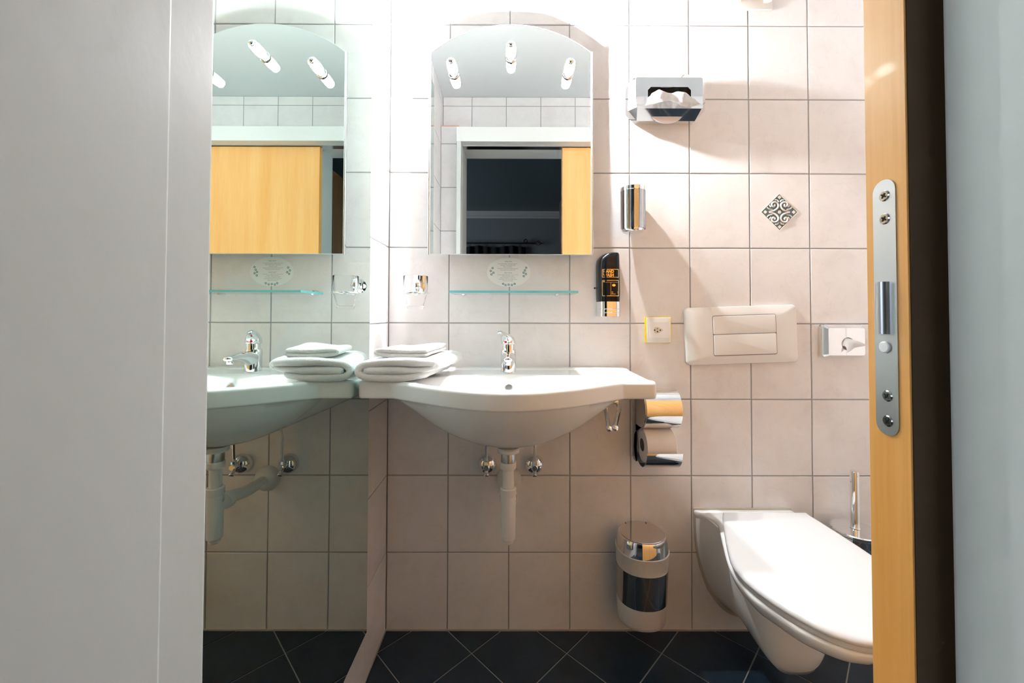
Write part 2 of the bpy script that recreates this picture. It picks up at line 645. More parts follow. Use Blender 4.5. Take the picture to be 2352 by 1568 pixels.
part('ledge_trim', b, mat('terracotta_edge', (0.6, 0.33, 0.25), 0.5), wall_front, smooth=0)

# door frame: header box, closing post, reveals ---------------------------
b = BM(); box(b, 0.101, XR - 0.002, -1.092, -0.944, 1.9775, 2.0585, 0.0015)
t1 = struct('trim_1', b, PAINT, 'white boxed header that hides the sliding rail')
b = BM()
box(b, 0.101, 0.1257, -0.998, -0.944, 0.0, 1.978, 0.0035, 3)
t2 = struct('trim_2', b, PAINT_ROUGH, 'white closing post on the left of the doorway')
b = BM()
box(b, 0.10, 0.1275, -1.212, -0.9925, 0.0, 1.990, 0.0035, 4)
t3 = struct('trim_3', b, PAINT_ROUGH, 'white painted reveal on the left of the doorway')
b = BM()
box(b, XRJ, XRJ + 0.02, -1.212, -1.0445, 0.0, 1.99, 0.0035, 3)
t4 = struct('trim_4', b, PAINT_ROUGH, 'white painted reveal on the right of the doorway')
b = BM()
box(b, 0.1226, XRJ, -1.212, -1.045, ZL, ZL + 0.02, 0.0015)
t5 = struct('trim_5', b, PAINT, 'white lintel soffit of the doorway')
b = BM()
box(b, 0.12, XRJ + 0.6, -1.043, -1.0, 1.973, 1.9775, 0)
t6 = struct('trim_6', b, ALU, 'sliding rail under the header')

# sliding door --------------------------------------------------------------
b = BM(); box(b, 0.6912, 1.52, -1.0375, -1.0065, 0.008, 1.970, 0.0008)
door = part('door_1', b, WOOD, None, smooth=0)
tag(door, 'orange beech sliding door pushed to the right', None, None, 'structure')
b = BM(); box(b, 0.6904, 0.6918, -1.0386, -1.0056, 0.008, 1.970, 0.0005)
part('edge_band', b, WOOD_E, door, smooth=0)
b = BM(); box(b, 0.6925, 1.52, -1.0382, -1.0376, 0.010, 1.968)
part('outer_face', b, DOORB, door, smooth=0, label='outer face of the door, its shade painted dark brown')


def faceplate(b, x, y0, y1, z0, z1, th):
    r = (y1 - y0) / 2
    pts = rrect(y0, y1, z0, z1, r * 0.98, 8)
    loft(b, [[Vector((x, p[0], p[1])) for p in pts], [Vector((x - th, p[0], p[1])) for p in pts]])


b = BM(); faceplate(b, 0.6905, -1.0306, -1.0125, 0.941, 1.1325, 0.0009)
fp = part('lock_faceplate', b, SATIN, door, label='long satin steel faceplate with rounded ends')
b = BM()
pts = []
for i in range(13):
    a = PI * i / 12
    pts.append((-1.0208 + 0.0044 * math.cos(a), 0.6896 - 0.0055 * math.sin(a)))
loft(b, [[Vector((p[1], p[0], 1.0165)) for p in pts], [Vector((p[1], p[0], 1.0555)) for p in pts]])
part('latch', b, SATIN, fp, label='half-round steel latch bolt')
b = BM(); lathe(b, [(0.0044, 0), (0.0044, 0.0012), (0.0036, 0.0018), (0.0001, 0.0019)], (0.6898, -1.0211, 1.0066), (-1, 0, 0), 20)
part('release_button', b, PLASTIC, fp)
for zz in (1.1203, 1.1029, 0.9704, 0.9518):
    b = BM(); lathe(b, [(0.0042, 0), (0.0042, 0.0003), (0.0034, 0.0009), (0.0014, 0.0009), (0.0012, 0.0004), (0.0001, 0.0003)], (0.6897, -1.0222, zz), (-1, 0, 0), 18)
    s = part('screw', b, CHROME_D, fp)
    s2 = BM()
    for rr in (0, PI / 2):
        q = BM(); box(q, -0.0002, 0.0002, -0.0021, 0.0021, -0.0005, 0.0005)
        bmesh.ops.rotate(q, verts=q.verts, cent=(0, 0, 0), matrix=Matrix.Rotation(rr + 0.6, 3, 'X'))
        bmesh.ops.translate(q, verts=q.verts, vec=(0.6887, -1.0222, zz))
        merge(s2, q)
    me = bpy.data.meshes.new('x')
    s2.to_mesh(me); s2.free()
    mm = BM(); mm.from_mesh(s.data); n0 = len(mm.faces)
    mm.from_mesh(me); mm.faces.ensure_lookup_table()
    for f in mm.faces[n0:]: f.material_index = 1
    # keep the screw cross dark
    for v in {v for f in mm.faces[n0:] for v in f.verts}: v.co -= Vector(door.location)
    mm.to_mesh(s.data); mm.free(); s.data.materials.append(BLACK)

# bedroom beyond the doorway (seen in the mirrors) -----------------------------
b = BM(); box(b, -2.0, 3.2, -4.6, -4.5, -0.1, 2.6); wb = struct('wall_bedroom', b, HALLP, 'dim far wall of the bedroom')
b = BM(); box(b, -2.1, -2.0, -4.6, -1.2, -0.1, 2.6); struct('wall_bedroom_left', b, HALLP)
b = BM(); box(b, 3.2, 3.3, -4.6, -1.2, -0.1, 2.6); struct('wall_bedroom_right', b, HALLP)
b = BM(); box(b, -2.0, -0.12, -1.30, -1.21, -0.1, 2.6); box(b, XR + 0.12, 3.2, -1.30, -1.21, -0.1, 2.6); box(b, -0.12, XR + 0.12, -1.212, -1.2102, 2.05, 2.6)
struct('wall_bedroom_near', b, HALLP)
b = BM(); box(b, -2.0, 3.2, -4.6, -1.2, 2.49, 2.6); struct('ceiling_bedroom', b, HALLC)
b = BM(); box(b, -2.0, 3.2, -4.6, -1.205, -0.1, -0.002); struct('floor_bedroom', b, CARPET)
b = BM()
prof = [(0, 0), (-0.0, 0.085), (0.09, 0.085), (0.085, 0.06), (0.05, 0.03), (0.02, 0.022), (0.015, 0)]
loft(b, [[Vector((x, -4.5 + p[0], 2.405 + p[1])) for p in prof] for x in (-2.0, 3.2)])
cove = struct('trim_7', b, mat('cove_paint', (0.5, 0.5, 0.5), 0.5), 'plaster cove between bedroom wall and ceiling')

rod = thing('curtain_rod', (0.3, -4.42, 2.033), 'black iron curtain rod with twisted finial in the dark bedroom', 'curtain rod')
b = BM(); tube(b, [(-1.5, -4.42, 2.033), (0.70, -4.42, 2.033)], 0.011, 10); part('pole', b, IRON, rod)
b = BM(); tube(b, bez([(0.69, -4.42, 2.033), (0.73, -4.42, 2.033)], 4), 0.014, 10)
for k in range(5):
    q = []
    for i in range(13):
        t = i / 12
        a = 2 * PI * k / 5 + t * 2.2
        r = 0.036 * math.sin(PI * t)
        q.append((0.73 + 0.09 * t, -4.42 + r * math.cos(a), 2.033 + r * math.sin(a)))
    tube(b, q, 0.004, 6)
tube(b, [(0.82, -4.42, 2.033), (0.86, -4.42, 2.033)], [0.009, 0.002], 8)
part('finial', b, IRON, rod)
b = BM(); tube(b, [(0.60, -4.495, 2.05), (0.60, -4.42, 2.04)], 0.01, 8); tube(b, bez([(0.60, -4.42, 2.02), (0.575, -4.42, 2.06), (0.60, -4.42, 2.09), (0.62, -4.42, 2.06), (0.60, -4.42, 2.04)], 5), 0.008, 8); part('bracket', b, IRON, rod)
for i in range(9):
    b = BM(); x = 0.52 - 0.24 * i
    tube(b, [(x + 0.016 * math.cos(2 * PI * j / 12), -4.42, 2.018 + 0.02 * math.sin(2 * PI * j / 12)) for j in range(13)], 0.0025, 6)
    part('ring', b, IRON, rod)
b = BM()
n = 170
front = [Vector((-1.45 + (0.60 + 1.45) * i / n, -4.42 + 0.035 * math.sin(i * 0.62) * (0.7 + 0.3 * math.sin(i * .13)), 0)) for i in range(n + 1)]
rings = []
for z in (0.05, 0.6, 1.2, 1.9, 1.985):
    f = 1 if z < 1.95 else 0.7
    rings.append([Vector((p.x, -4.42 + (p.y + 4.42) * f, z + (0.012 * math.cos(i * 0.165) if z > 1.95 else 0))) for i, p in enumerate(front)] +
                 [Vector((p.x, -4.416 + (p.y + 4.42) * f, z + (0.012 * math.cos(i * 0.165) if z > 1.95 else 0))) for i, p in reversed(list(enumerate(front)))])
loft(b, rings)
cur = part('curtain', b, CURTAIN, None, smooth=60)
tag(cur, 'dark heavy curtain hanging from the iron rod in the bedroom', 'curtain')

hd_ = thing('bedroom_door', (0.84, -1.9, 0.0), 'dark brown wooden door standing open in the unlit bedroom, seen only in the mirrors', 'door')
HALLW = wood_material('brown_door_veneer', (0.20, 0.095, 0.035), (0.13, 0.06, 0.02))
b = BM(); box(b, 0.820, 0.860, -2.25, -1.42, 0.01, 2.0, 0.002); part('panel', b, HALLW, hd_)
b = BM(); tube(b, [(0.819, -1.50, 1.05), (0.775, -1.50, 1.05), (0.770, -1.505, 1.05), (0.770, -1.62, 1.05)], 0.009, 12); part('handle', b, SATIN, hd_)

# ------------------------------------------------------------------ tall mirror on the left wall
mr = thing('wall_mirror', (0.0, (M0 + M1) / 2, MZ0), 'tall green-tinted wall mirror glued to the tiles on the left', 'mirror')
b = BM(); box(b, 0.0003, 0.0052, M0, M1, MZ0, MZ1, 0.0004, 1); part('glass_edge', b, MIRROR_EDGE, mr, smooth=0, label='dark green glass edge')
b = BM(); box(b, 0.0053, 0.0058, M0 + 0.0012, M1 - 0.0012, MZ0 + 0.0012, MZ1 - 0.001); part('mirror_face', b, MIRROR_G, mr, smooth=0)

# ------------------------------------------------------------------ arched mirror above the basin
CXM, CW, CZ0, CZ1, CZT = 0.4035, 0.2655, 1.2205, 1.877, 1.9685
am = thing('arched_mirror', (CXM, 0, CZ0), 'arched frameless mirror with three lamps above the washbasin', 'mirror')


def arch_outline(inset=0.0, n=36):
    w2 = CW - 0.006 - inset
    h = CZT - CZ1 - inset * 0.2
    base = CZ1 - inset * 0.6
    Rr = (w2 * w2 + h * h) / (2 * h)
    a = math.asin(w2 / Rr)
    pts = [(CXM - w2, CZ0 + inset), (CXM + w2, CZ0 + inset)]
    for i in range(n + 1):
        t = a - 2 * a * i / n
        pts.append((CXM + Rr * math.sin(t), base + h - Rr + Rr * math.cos(t)))
    return pts


b = BM()
prism(b, arch_outline(), lambda x, z: Vector((x, -0.0395, z)), lambda x, z: Vector((x, -0.0448, z)))
part('glass_edge', b, mat('edge_highlight', (0.86, 0.90, 0.90), 0.15), am, smooth=30)  # near-white colour paints the highlight along the polished edge
b = BM()
prism(b, arch_outline(0.0014), lambda x, z: Vector((x, -0.0449, z)), lambda x, z: Vector((x, -0.0452, z)))
part('mirror_face', b, MIRROR, am, smooth=0)
for sx in (-1, 1):
    b = BM()
    xo = CXM + sx * CW
    xi = CXM + sx * (CW - 0.006)
    x0, x1 = min(xo, xi), max(xo, xi)
    box(b, x0, x1, -0.049, -0.036, CZ0 - 0.002, CZ1 + 0.002, 0.0025, 3)
    part('side_profile', b, ALU, am, label='slim aluminium edge profile')
for sx in (-1, 1):
    for zz in (1.30, 1.78):
        b = BM(); box(b, CXM + sx * 0.15 - 0.02, CXM + sx * 0.15 + 0.02, -0.0394, 0.0, zz - 0.02, zz + 0.02, 0.001)
        part('spacer', b, ALU, am)
for i, (lx, lz, txt) in enumerate(((0.2190, 1.8055, 'halogen mirror lamp on the left of the arch'), (0.4035, 1.8585, 'halogen mirror lamp at the top of the arch'), (0.5880, 1.8055, 'halogen mirror lamp on the right of the arch'))):
    lp = thing('mirror_lamp', (lx, -0.0452, lz), txt, 'lamp', 'halogen lamps on the arched mirror')
    b = BM(); lathe(b, [(0.0185, 0), (0.0185, 0.004), (0.0165, 0.007), (0.010, 0.009), (0.010, 0.012)], (lx, -0.0452, lz), (0, -1, 0), 28)
    part('base', b, CHROME, lp)
    b = BM(); lathe(b, [(0.0105, 0.012), (0.0150, 0.018), (0.0158, 0.030), (0.0152, 0.0475), (0.0120, 0.0485)], (lx, -0.0452, lz), (0, -1, 0), 24)
    part('glowing_sleeve', b, SLEEVE, lp)
    b = BM(); lathe(b, [(0.0095, 0.0486), (0.0108, 0.050), (0.0108, 0.0575), (0.0095, 0.0580)], (lx, -0.0452, lz), (0, -1, 0), 24)
    part('bulb', b, LAMPG, lp)
    b = BM(); lathe(b, [(0.0100, 0.0582), (0.0140, 0.0585), (0.0142, 0.0600), (0.0120, 0.0620), (0.0085, 0.0622)], (lx, -0.0452, lz), (0, -1, 0), 24)
    part('front_shield', b, RIM, lp)  # disc shaped to block forward lamp light, weak glow set in its material
    b = BM(); lathe(b, [(0.0080, 0.0622), (0.0092, 0.063), (0.0092, 0.066), (0.0072, 0.0705), (0.0035, 0.0725), (0.0001, 0.073)], (lx, -0.0452, lz), (0, -1, 0), 24)
    part('end_cap', b, CHROME, lp)

# ------------------------------------------------------------------ washbasin
BX = 0.400


def bfront(x):
    t = abs(x - BX) / 0.30
    bb = (0.5 + 0.5 * math.cos(PI * t)) ** 0.55 if t < 1 else 0.0
    return 0.288 + 0.142 * bb


def btop(x, y):
    z = 0.853
    r = math.sqrt(((x - BX) / 0.232) ** 2 + ((y + 0.272) / (0.118)) ** 2)
    s = min(1, max(0, (1.06 - r) / 0.62))
    z -= 0.105 * s * s * (3 - 2 * s)
    f = bfront(x)
    e = max(0, 1 - (f + y) / 0.07)
    z += 0.004 * e * e * (3 - 2 * e)
    # raised flat strip along the wall
    e = max(0, min(1, (y + 0.055) / 0.02))
    z += 0.003 * e * e * (3 - 2 * e)
    return z


def bunder(x, y):
    back = max(0.0, (y + 0.225) / 0.225)
    ax = 0.292 + 0.075 * back
    yy = (y + 0.225) / (max(0.05, bfront(x) - 0.004 - 0.225) if y < -0.225 else 0.70)
    s = max(0, 1 - ((x - BX) / ax) ** 2) * max(0, 1 - yy * yy)
    return 0.8105 - 0.137 * s ** 0.92


bs = thing('washbasin', (BX, 0, 0.68), 'white ceramic washbasin with wide side shelves on the tiled wall', 'washbasin')
b = BM()
xs = [0.012]
X0b, X1b = 0.012, 0.785
for d in (0.0008, 0.002, 0.004, 0.007, 0.011): xs.append(X0b + d)
k = 120
for i in range(1, k): xs.append(X0b + 0.011 + (X1b - X0b - 0.022) * i / k)
for d in (0.011, 0.007, 0.004, 0.002, 0.0008, 0): xs.append(X1b - d)
rings = []
NT, NU = 56, 40
RR = 0.011
for x in xs:
    d = min(x - X0b, X1b - x)
    rr = 0.009
    ins = rr - math.sqrt(max(0, rr * rr - (rr - d) ** 2)) if d < rr else 0
    F = bfront(x) - ins
    loop = []
    for i in range(NT + 1):
        t = i / NT
        y = -0.0005 - (F - RR - 0.0005) * t
        loop.append(Vector((x, y, btop(x, y) - ins)))
    zt = btop(x, -(F - RR)) - ins
    zb = bunder(x, -(F - 0.004)) + ins
    # rounded front: quarter top, straight, small quarter bottom
    for i in range(1, 8):
        a = PI / 2 * i / 7
        loop.append(Vector((x, -(F - RR) - RR * math.sin(a), zt - RR + RR * math.cos(a))))
    r2 = 0.006
    for i in range(0, 5):
        a = PI / 2 * i / 4
        loop.append(Vector((x, -(F - r2) - r2 * math.cos(a), zb + r2 - r2 * math.sin(a))))
    for i in range(1, NU + 1):
        t = i / NU
        y = -(F - r2) * (1 - t) - 0.0005 * t
        loop.append(Vector((x, y, bunder(x, y) + ins)))
    rings.append(loop)
loft(b, rings)
part('basin', b, CERAMIC, bs, smooth=50)
b = BM(); lathe(b, [(0.0115, 0), (0.0115, 0.002), (0.009, 0.003), (0.008, 0.0015), (0.0001, 0.001)], (0.4005, -0.183, 0.822), (0, -1, 0.55), 24)
part('overflow_ring', b, SATIN, bs)
b = BM(); lathe(b, [(0.020, 0), (0.020, 0.004), (0.016, 0.007), (0.0001, 0.008)], (0.400, -0.265, 0.748), (0, 0, 1), 28)
part('drain_plug', b, CHROME, bs)

# tap
TX, TY, TZ = 0.3985, -0.088, 0.853
tp = thing('basin_tap', (TX, TY, TZ), 'chrome single-lever tap standing at the back of the washbasin', 'tap')
b = BM()
rings = []
for z, ry, rx, cy in ((0, .0235, .0235, 0), (.006, .0232, .0232, 0), (.03, .0225, .0235, .001), (.05, .022, .0235, .002), (.060, .0215, .0235, .002), (.0665, .021, .0228, .002), (.068, .0195, .0215, .002)):
    rings.append([Vector((TX + rx * math.cos(2 * PI * i / 32), TY + cy + ry * math.sin(2 * PI * i / 32), TZ + z)) for i in range(32)])
loft(b, rings)
part('body', b, CHROME, tp, smooth=60)
b = BM()
sp = bez([(TX, TY + 0.004, TZ + 0.040), (TX, TY - 0.030, TZ + 0.050), (TX, TY - 0.070, TZ + 0.0515), (TX, TY - 0.108, TZ + 0.049)], 8)
nn = len(sp)
rings = []
for i, p in enumerate(sp):
    t = i / (nn - 1)
    rx = 0.0225 * (1 - t) + 0.0135 * t
    up_ = 0.017 * (1 - t) + 0.0085 * t
    dn = 0.040 * (1 - t) ** 2.2 + 0.0075
    rings.append([Vector((p.x + rx * math.cos(a), p.y, p.z + (up_ if math.sin(a) > 0 else dn) * math.sin(a))) for a in [2 * PI * j / 28 for j in range(28)]])
t0 = rings[-1]
c = sum(t0, Vector()) / 28
for s_, dy in ((0.92, 0.004), (0.7, 0.0078), (0.35, 0.0098), (0.02, 0.0104)):
    rings.append([c + (p - c) * s_ + Vector((0, -dy, 0)) for p in t0])
loft(b, rings)
part('spout', b, CHROME, tp, smooth=70)
b = BM(); lathe(b, [(0.0088, 0), (0.0092, 0.002), (0.0092, 0.009), (0.0075, 0.010)], (TX, TY - 0.101, TZ + 0.0335), (0, 0, 1), 20)
part('aerator', b, CHROME, tp)
b = BM(); lathe(b, [(0.0185, 0), (0.0185, 0.017), (0.0175, 0.019)], (TX, TY - 0.0005, TZ + 0.0665), (0, 0, 1), 32)
part('collar', b, CHROME, tp)
b = BM()
# lever: a domed hood that sweeps up into a short handle towards the front left
rings = []
for i in range(19):
    t = i / 18
    z = TZ + 0.0845 + 0.0385 * (1 - (1 - t) ** 1.25)
    sx_ = -0.0250 * t ** 2.3
    sy_ = -0.0540 * t ** 2.6
    hx_ = 0.0228 * (1 - t ** 2.2) + 0.0074 * t ** 2.2
    hy_ = 0.0235 * (1 - t ** 2.2) + 0.0095 * t ** 2.2
    if i == 0: hx_ *= 0.93; hy_ *= 0.93
    rings.append([Vector((TX + sx_ + hx_ * math.cos(2 * PI * j / 32), TY + sy_ + hy_ * math.sin(2 * PI * j / 32), z + 0.004 * t * math.sin(2 * PI * j / 32))) for j in range(32)])
c = sum(rings[-1], Vector()) / 32
for f_, dz in ((0.9, 0.0016), (0.6, 0.0028), (0.05, 0.0032)):
    rings.append([c + (p - c) * f_ + Vector((0, 0, dz)) for p in rings[18]])
loft(b, rings)
part('lever', b, CHROME, tp, smooth=70)
b = BM(); lathe(b, [(0.0036, 0), (0.0036, 0.001), (0.0001, 0.0014)], (TX - 0.0080, TY - 0.0228, TZ + 0.0925), (-0.35, -0.93, 0.1), 16)
part('temperature_dot', b, RED, tp, label='small red dot')

# ------------------------------------------------------------------ drain trap below the basin
TRX, TRY = 0.400, -0.235
tr = thing('bottle_trap', (TRX, TRY, 0.42), 'white plastic bottle trap hanging below the washbasin', 'drain trap')
b = BM(); lathe(b, [(0.0295, 0), (0.0305, 0.004), (0.029, 0.008), (0.031, 0.0135)], (TRX, TRY, 0.659), (0, 0, 1), 32); part('flange', b, TRAPPL, tr)
b = BM(); lathe(b, [(0.0195, 0), (0.0198, 0.004), (0.0198, 0.030), (0.019, 0.032)], (TRX, TRY, 0.631), (0, 0, 1), 32); part('tailpiece', b, SATIN, tr, label='brushed chrome tailpiece')
b = BM(); lathe(b, [(0.0205, 0), (0.0218, 0.002), (0.0218, 0.016), (0.0205, 0.018)], (TRX, TRY, 0.6145), (0, 0, 1), 32); part('nut', b, TRAPPL, tr)
b = BM(); lathe(b, [(0.0148, 0), (0.0148, 0.060)], (TRX, TRY, 0.558), (0, 0, 1), 28); part('dip_pipe', b, TRAPPL, tr)
b = BM(); lathe(b, [(0.0205, 0), (0.0215, 0.002), (0.0215, 0.019), (0.0195, 0.021), (0.015, 0.0215)], (TRX, TRY, 0.5425), (0, 0, 1), 32)
for s_ in (-1, 1):
    tube(b, bez([(TRX + s_ * 0.019, TRY, 0.551), (TRX + s_ * 0.024, TRY, 0.543), (TRX + s_ * 0.024, TRY, 0.531), (TRX + s_ * 0.0205, TRY, 0.524)], 4), 0.0018, 6)
part('nut', b, TRAPPL, tr)
b = BM(); lathe(b, [(0.009, -0.126), (0.0135, -0.122), (0.0145, -0.116), (0.0185, -0.112), (0.0193, -0.108), (0.0205, 0.0), (0.0205, 0.003)], (TRX, TRY, 0.5395), (0, 0, 1), 36); part('trap_cup', b, TRAPPL, tr)
b = BM(); tube(b, bez([(TRX, TRY + 0.012, 0.508), (TRX, TRY + 0.06, 0.510), (TRX, TRY + 0.12, 0.497), (TRX, -0.02, 0.492)], 6), 0.0165, 20); part('outlet_pipe', b, TRAPPL, tr)
b = BM(); lathe(b, [(0.021, 0), (0.0225, 0.003), (0.0225, 0.016), (0.0205, 0.018)], (TRX, TRY + 0.034, 0.5085), (0, 1, 0), 28); part('nut', b, TRAPPL, tr)
b = BM(); lathe(b, [(0.0405, 0.0), (0.0405, 0.006), (0.036, 0.018), (0.026, 0.028), (0.020, 0.031)], (TRX, 0, 0.492), (0, -1, 0), 36); part('escutcheon', b, TRAPPL, tr)
b = BM(); tube(b, [(TRX + 0.003, TRY + 0.02, 0.643), (TRX + 0.003, TRY + 0.085, 0.667)], 0.0018, 6); tube(b, [(TRX + 0.003, TRY + 0.075, 0.610), (TRX + 0.003, TRY + 0.072, 0.700)], 0.0018, 6); box(b, TRX - 0.003, TRX + 0.009, TRY + 0.066, TRY + 0.080, 0.656, 0.667, 0.001)
part('pop_up_linkage', b, IRON, tr)

for k, (vx, lbl) in enumerate(((0.3290, 'round chrome angle valve left of the bottle trap'), (0.4815, 'round chrome angle valve right of the bottle trap'))):
    av = thing('angle_valve', (vx, 0, 0.541), lbl, 'valve', 'angle valves under the washbasin')
    b = BM(); lathe(b, [(0.0295, 0), (0.0318, 0.005), (0.0318, 0.009), (0.0300, 0.017), (0.0250, 0.0245), (0.017, 0.030), (0.008, 0.033), (0.0001, 0.034)], (vx, 0, 0.541), (0, -1, 0), 36); part('rosette', b, CHROME, av, smooth=80)
    b = BM(); lathe(b, [(0.010, 0), (0.010, 0.038), (0.008, 0.04)], (vx, -0.018, 0.545), (0, -1, 0), 20); lathe(b, [(0.0085, 0), (0.0085, 0.018), (0.006, 0.020)], (vx, -0.046, 0.545), (0, 0, 1), 8); part('valve_body', b, CHROME, av)
    b = BM(); lathe(b, [(0.006, 0), (0.006, 0.010), (0.0085, 0.014), (0.0085, 0.020), (0.006, 0.0225), (0.0001, 0.023)], (vx, -0.046, 0.538), (0.02, -0.55, -0.82), 16); part('knob', b, CHROME, av)
    b = BM(); tube(b, [(vx, -0.046, 0.562), (vx + (0.001 if k else -0.001), -0.050, 0.64), (vx + (0.004 if k == 0 else -0.003), -0.056, 0.686)], 0.0048, 12); part('supply_pipe', b, CHROME, av)

# ------------------------------------------------------------------ towels
def cloth_fold(name, path, th, y0, y1, xs0, xs1, zfun, ny, seedv, amp, m, label, cat, group=None, loc=None, ends=0.006):
    """folded cloth: a thick strip following path (x, z) in section, swept from y0 (front) to y1 (back)"""
    pts = bez([(p[0], 0, p[1]) for p in path], 7)
    n = len(pts)
    left, rightp = [], []
    for i, p in enumerate(pts):
        t = (pts[min(i + 1, n - 1)] - pts[max(i - 1, 0)]).normalized()
        nrm = Vector((-t.z, 0, t.x))
        e = 1.0
        if i == 0 or i == n - 1: e = 0.55
        left.append(p + nrm * th / 2 * e)
        rightp.append(p - nrm * th / 2 * e)
    sec = left + list(reversed(rightp))
    c = sum(sec, Vector()) / len(sec)
    rings = []
    for j in range(ny + 1):
        v = j / ny
        y = y0 + (y1 - y0) * v
        e = min(v, 1 - v) * abs(y1 - y0)
        rings.append((v, y, e))
    out = []
    for v, y, e in rings:
        ring = []
        for i, p in enumerate(sec):
            ip = i if i < n else 2 * n - 1 - i
            cc = pts[ip]
            k = 1.0 if e > ends else (0.62 + 0.38 * math.sqrt(max(0, 1 - (1 - e / ends) ** 2)))
            q = cc + (p - cc) * k
            nv = noise.noise(Vector((q.x * 14, y * 14, q.z * 30 + seedv)))
            nv2 = noise.noise(Vector((q.x * 45, y * 45, q.z * 60 + seedv + 9)))
            dx = xs0 + (xs1 - xs0) * v
            z = zfun(q.x, v, q.z)
            ring.append(Vector((q.x + dx + amp * nv * 0.6, y + amp * 1.2 * noise.noise(Vector((q.x * 20, q.z * 90, seedv))) * (1 - v), z + amp * nv + amp * 0.35 * nv2)))
        out.append(ring)
    b = BM()
    vs = [[b.verts.new(p) for p in r] for r in out]
    m_ = len(vs[0])
    for i in range(len(vs) - 1):
        for j in range(m_):
            k = (j + 1) % m_
            b.faces.new((vs[i][j], vs[i][k], vs[i + 1][k], vs[i + 1][j]))
    for r, idx in ((vs[0], 0), (vs[-1], 1)):
        for i in range(n - 1):
            a_, b_, c_, d_ = r[i], r[i + 1], r[m_ - 2 - i], r[m_ - 1 - i]
            b.faces.new((a_, b_, c_, d_))
    t = thing(name, loc, label, cat, group)
    part('cloth', b, m, t, smooth=180)
    return t


tz = 0.8550
# section: middle layer -> right fold -> top layer -> left fold -> bottom layer
bigpath = [(0.041, tz + 0.0305), (0.10, tz + 0.0300), (0.16, tz + 0.0295), (0.208, tz + 0.0310), (0.222, tz + 0.040), (0.205, tz + 0.0490), (0.15, tz + 0.0500), (0.09, tz + 0.0500), (0.045, tz + 0.0470),
           (0.0265, tz + 0.0350), (0.0275, tz + 0.0215), (0.045, tz + 0.0130), (0.09, tz + 0.0108), (0.15, tz + 0.0108), (0.19, tz + 0.0135)]
bt = cloth_fold('bath_towel', bigpath, 0.0202, -0.302, -0.085, -0.009, 0.030, lambda x, v, z: z + 0.004 * v + (0.010 * max(0, (x - 0.13) / 0.1) ** 1.5 * (1 if z < tz + 0.03 else 0.3)) * (1 - v), 44, 3.1, 0.0032, TOWEL,
                'larger white terry towel folded flat on the left shelf of the washbasin', 'towel', 'folded white towels', (0.13, -0.19, 0.856), 0.012)
sz = 0.9156
smallpath = [(0.196, sz + 0.0068), (0.15, sz + 0.0060), (0.10, sz + 0.0068), (0.068, sz + 0.0110), (0.066, sz + 0.0165), (0.085, sz + 0.0192), (0.13, sz + 0.0172), (0.17, sz + 0.0168), (0.196, sz + 0.0168)]
st = cloth_fold('hand_towel', smallpath, 0.0118, -0.285, -0.135, -0.008, 0.018, lambda x, v, z: z + 0.002 * v + 0.005 * math.sin(x * 38 + 1) * v, 36, 8.4, 0.0028, TOWEL,
                'smaller white terry towel folded on top of the larger towel', 'towel', 'folded white towels', (0.13, -0.2, 0.916), 0.006)

# ------------------------------------------------------------------ tumbler and its holder
gx, gy, gz = 0.1130, -0.097, 1.0935
th_ = thing('tumbler_holder', (0.104, 0, gz), 'chrome wall ring holder left of the glass shelf', 'tumbler holder')
b = BM(); lathe(b, [(0.0215, 0), (0.0225, 0.003), (0.0215, 0.007), (0.014, 0.010), (0.011, 0.012)], (0.104, 0, 1.120), (0, -1, 0), 32); part('wall_rose', b, CHROME, th_)
b = BM(); lathe(b, [(0.010, 0), (0.010, 0.018), (0.0115, 0.022), (0.0135, 0.030), (0.0125, 0.040), (0.007, 0.046), (0.0001, 0.048)], (0.104, -0.010, 1.117), (0, -1, 0), 24)
tube(b, [(0.104, -0.046, 1.112), (0.1045, -0.050, 1.098), (0.1055, -0.0565, gz)], [0.009, 0.0085, 0.006], 14); part('arm', b, CHROME, th_)
b = BM()
rings = []
for i in range(49):
    a = 2 * PI * i / 48
    cxx, cyy = gx + 0.0395 * math.cos(a), gy + 0.0395 * math.sin(a)
    rings.append([Vector((gx + (0.0395 + 0.003 * math.cos(t)) * math.cos(a), gy + (0.0395 + 0.003 * math.cos(t)) * math.sin(a), gz + 0.0028 * math.sin(t))) for t in [2 * PI * j / 10 for j in range(10)]])
loft(b, rings, cap0=False, cap1=False)
bmesh.ops.remove_doubles(b, verts=b.verts, dist=1e-6)
part('ring', b, CHROME, th_, smooth=180)
b = BM()
lathe(b, [(0.0001, 0.0), (0.0235, 0.0), (0.0245, 0.002), (0.0255, 0.012), (0.0352, 0.049), (0.0362, 0.062), (0.0372, 0.099), (0.0366, 0.1), (0.0352, 0.099), (0.0342, 0.062), (0.0332, 0.050), (0.0238, 0.014), (0.0225, 0.009), (0.0001, 0.0085)], (gx, gy, 1.0455), (0, 0, 1), 48, cap0=False, cap1=False)
bmesh.ops.remove_doubles(b, verts=b.verts, dist=1e-4)
tg = part('tumbler', b, GLASS, None, smooth=60)
tag(tg, 'clear drinking glass sitting in the chrome wall ring', 'glass')

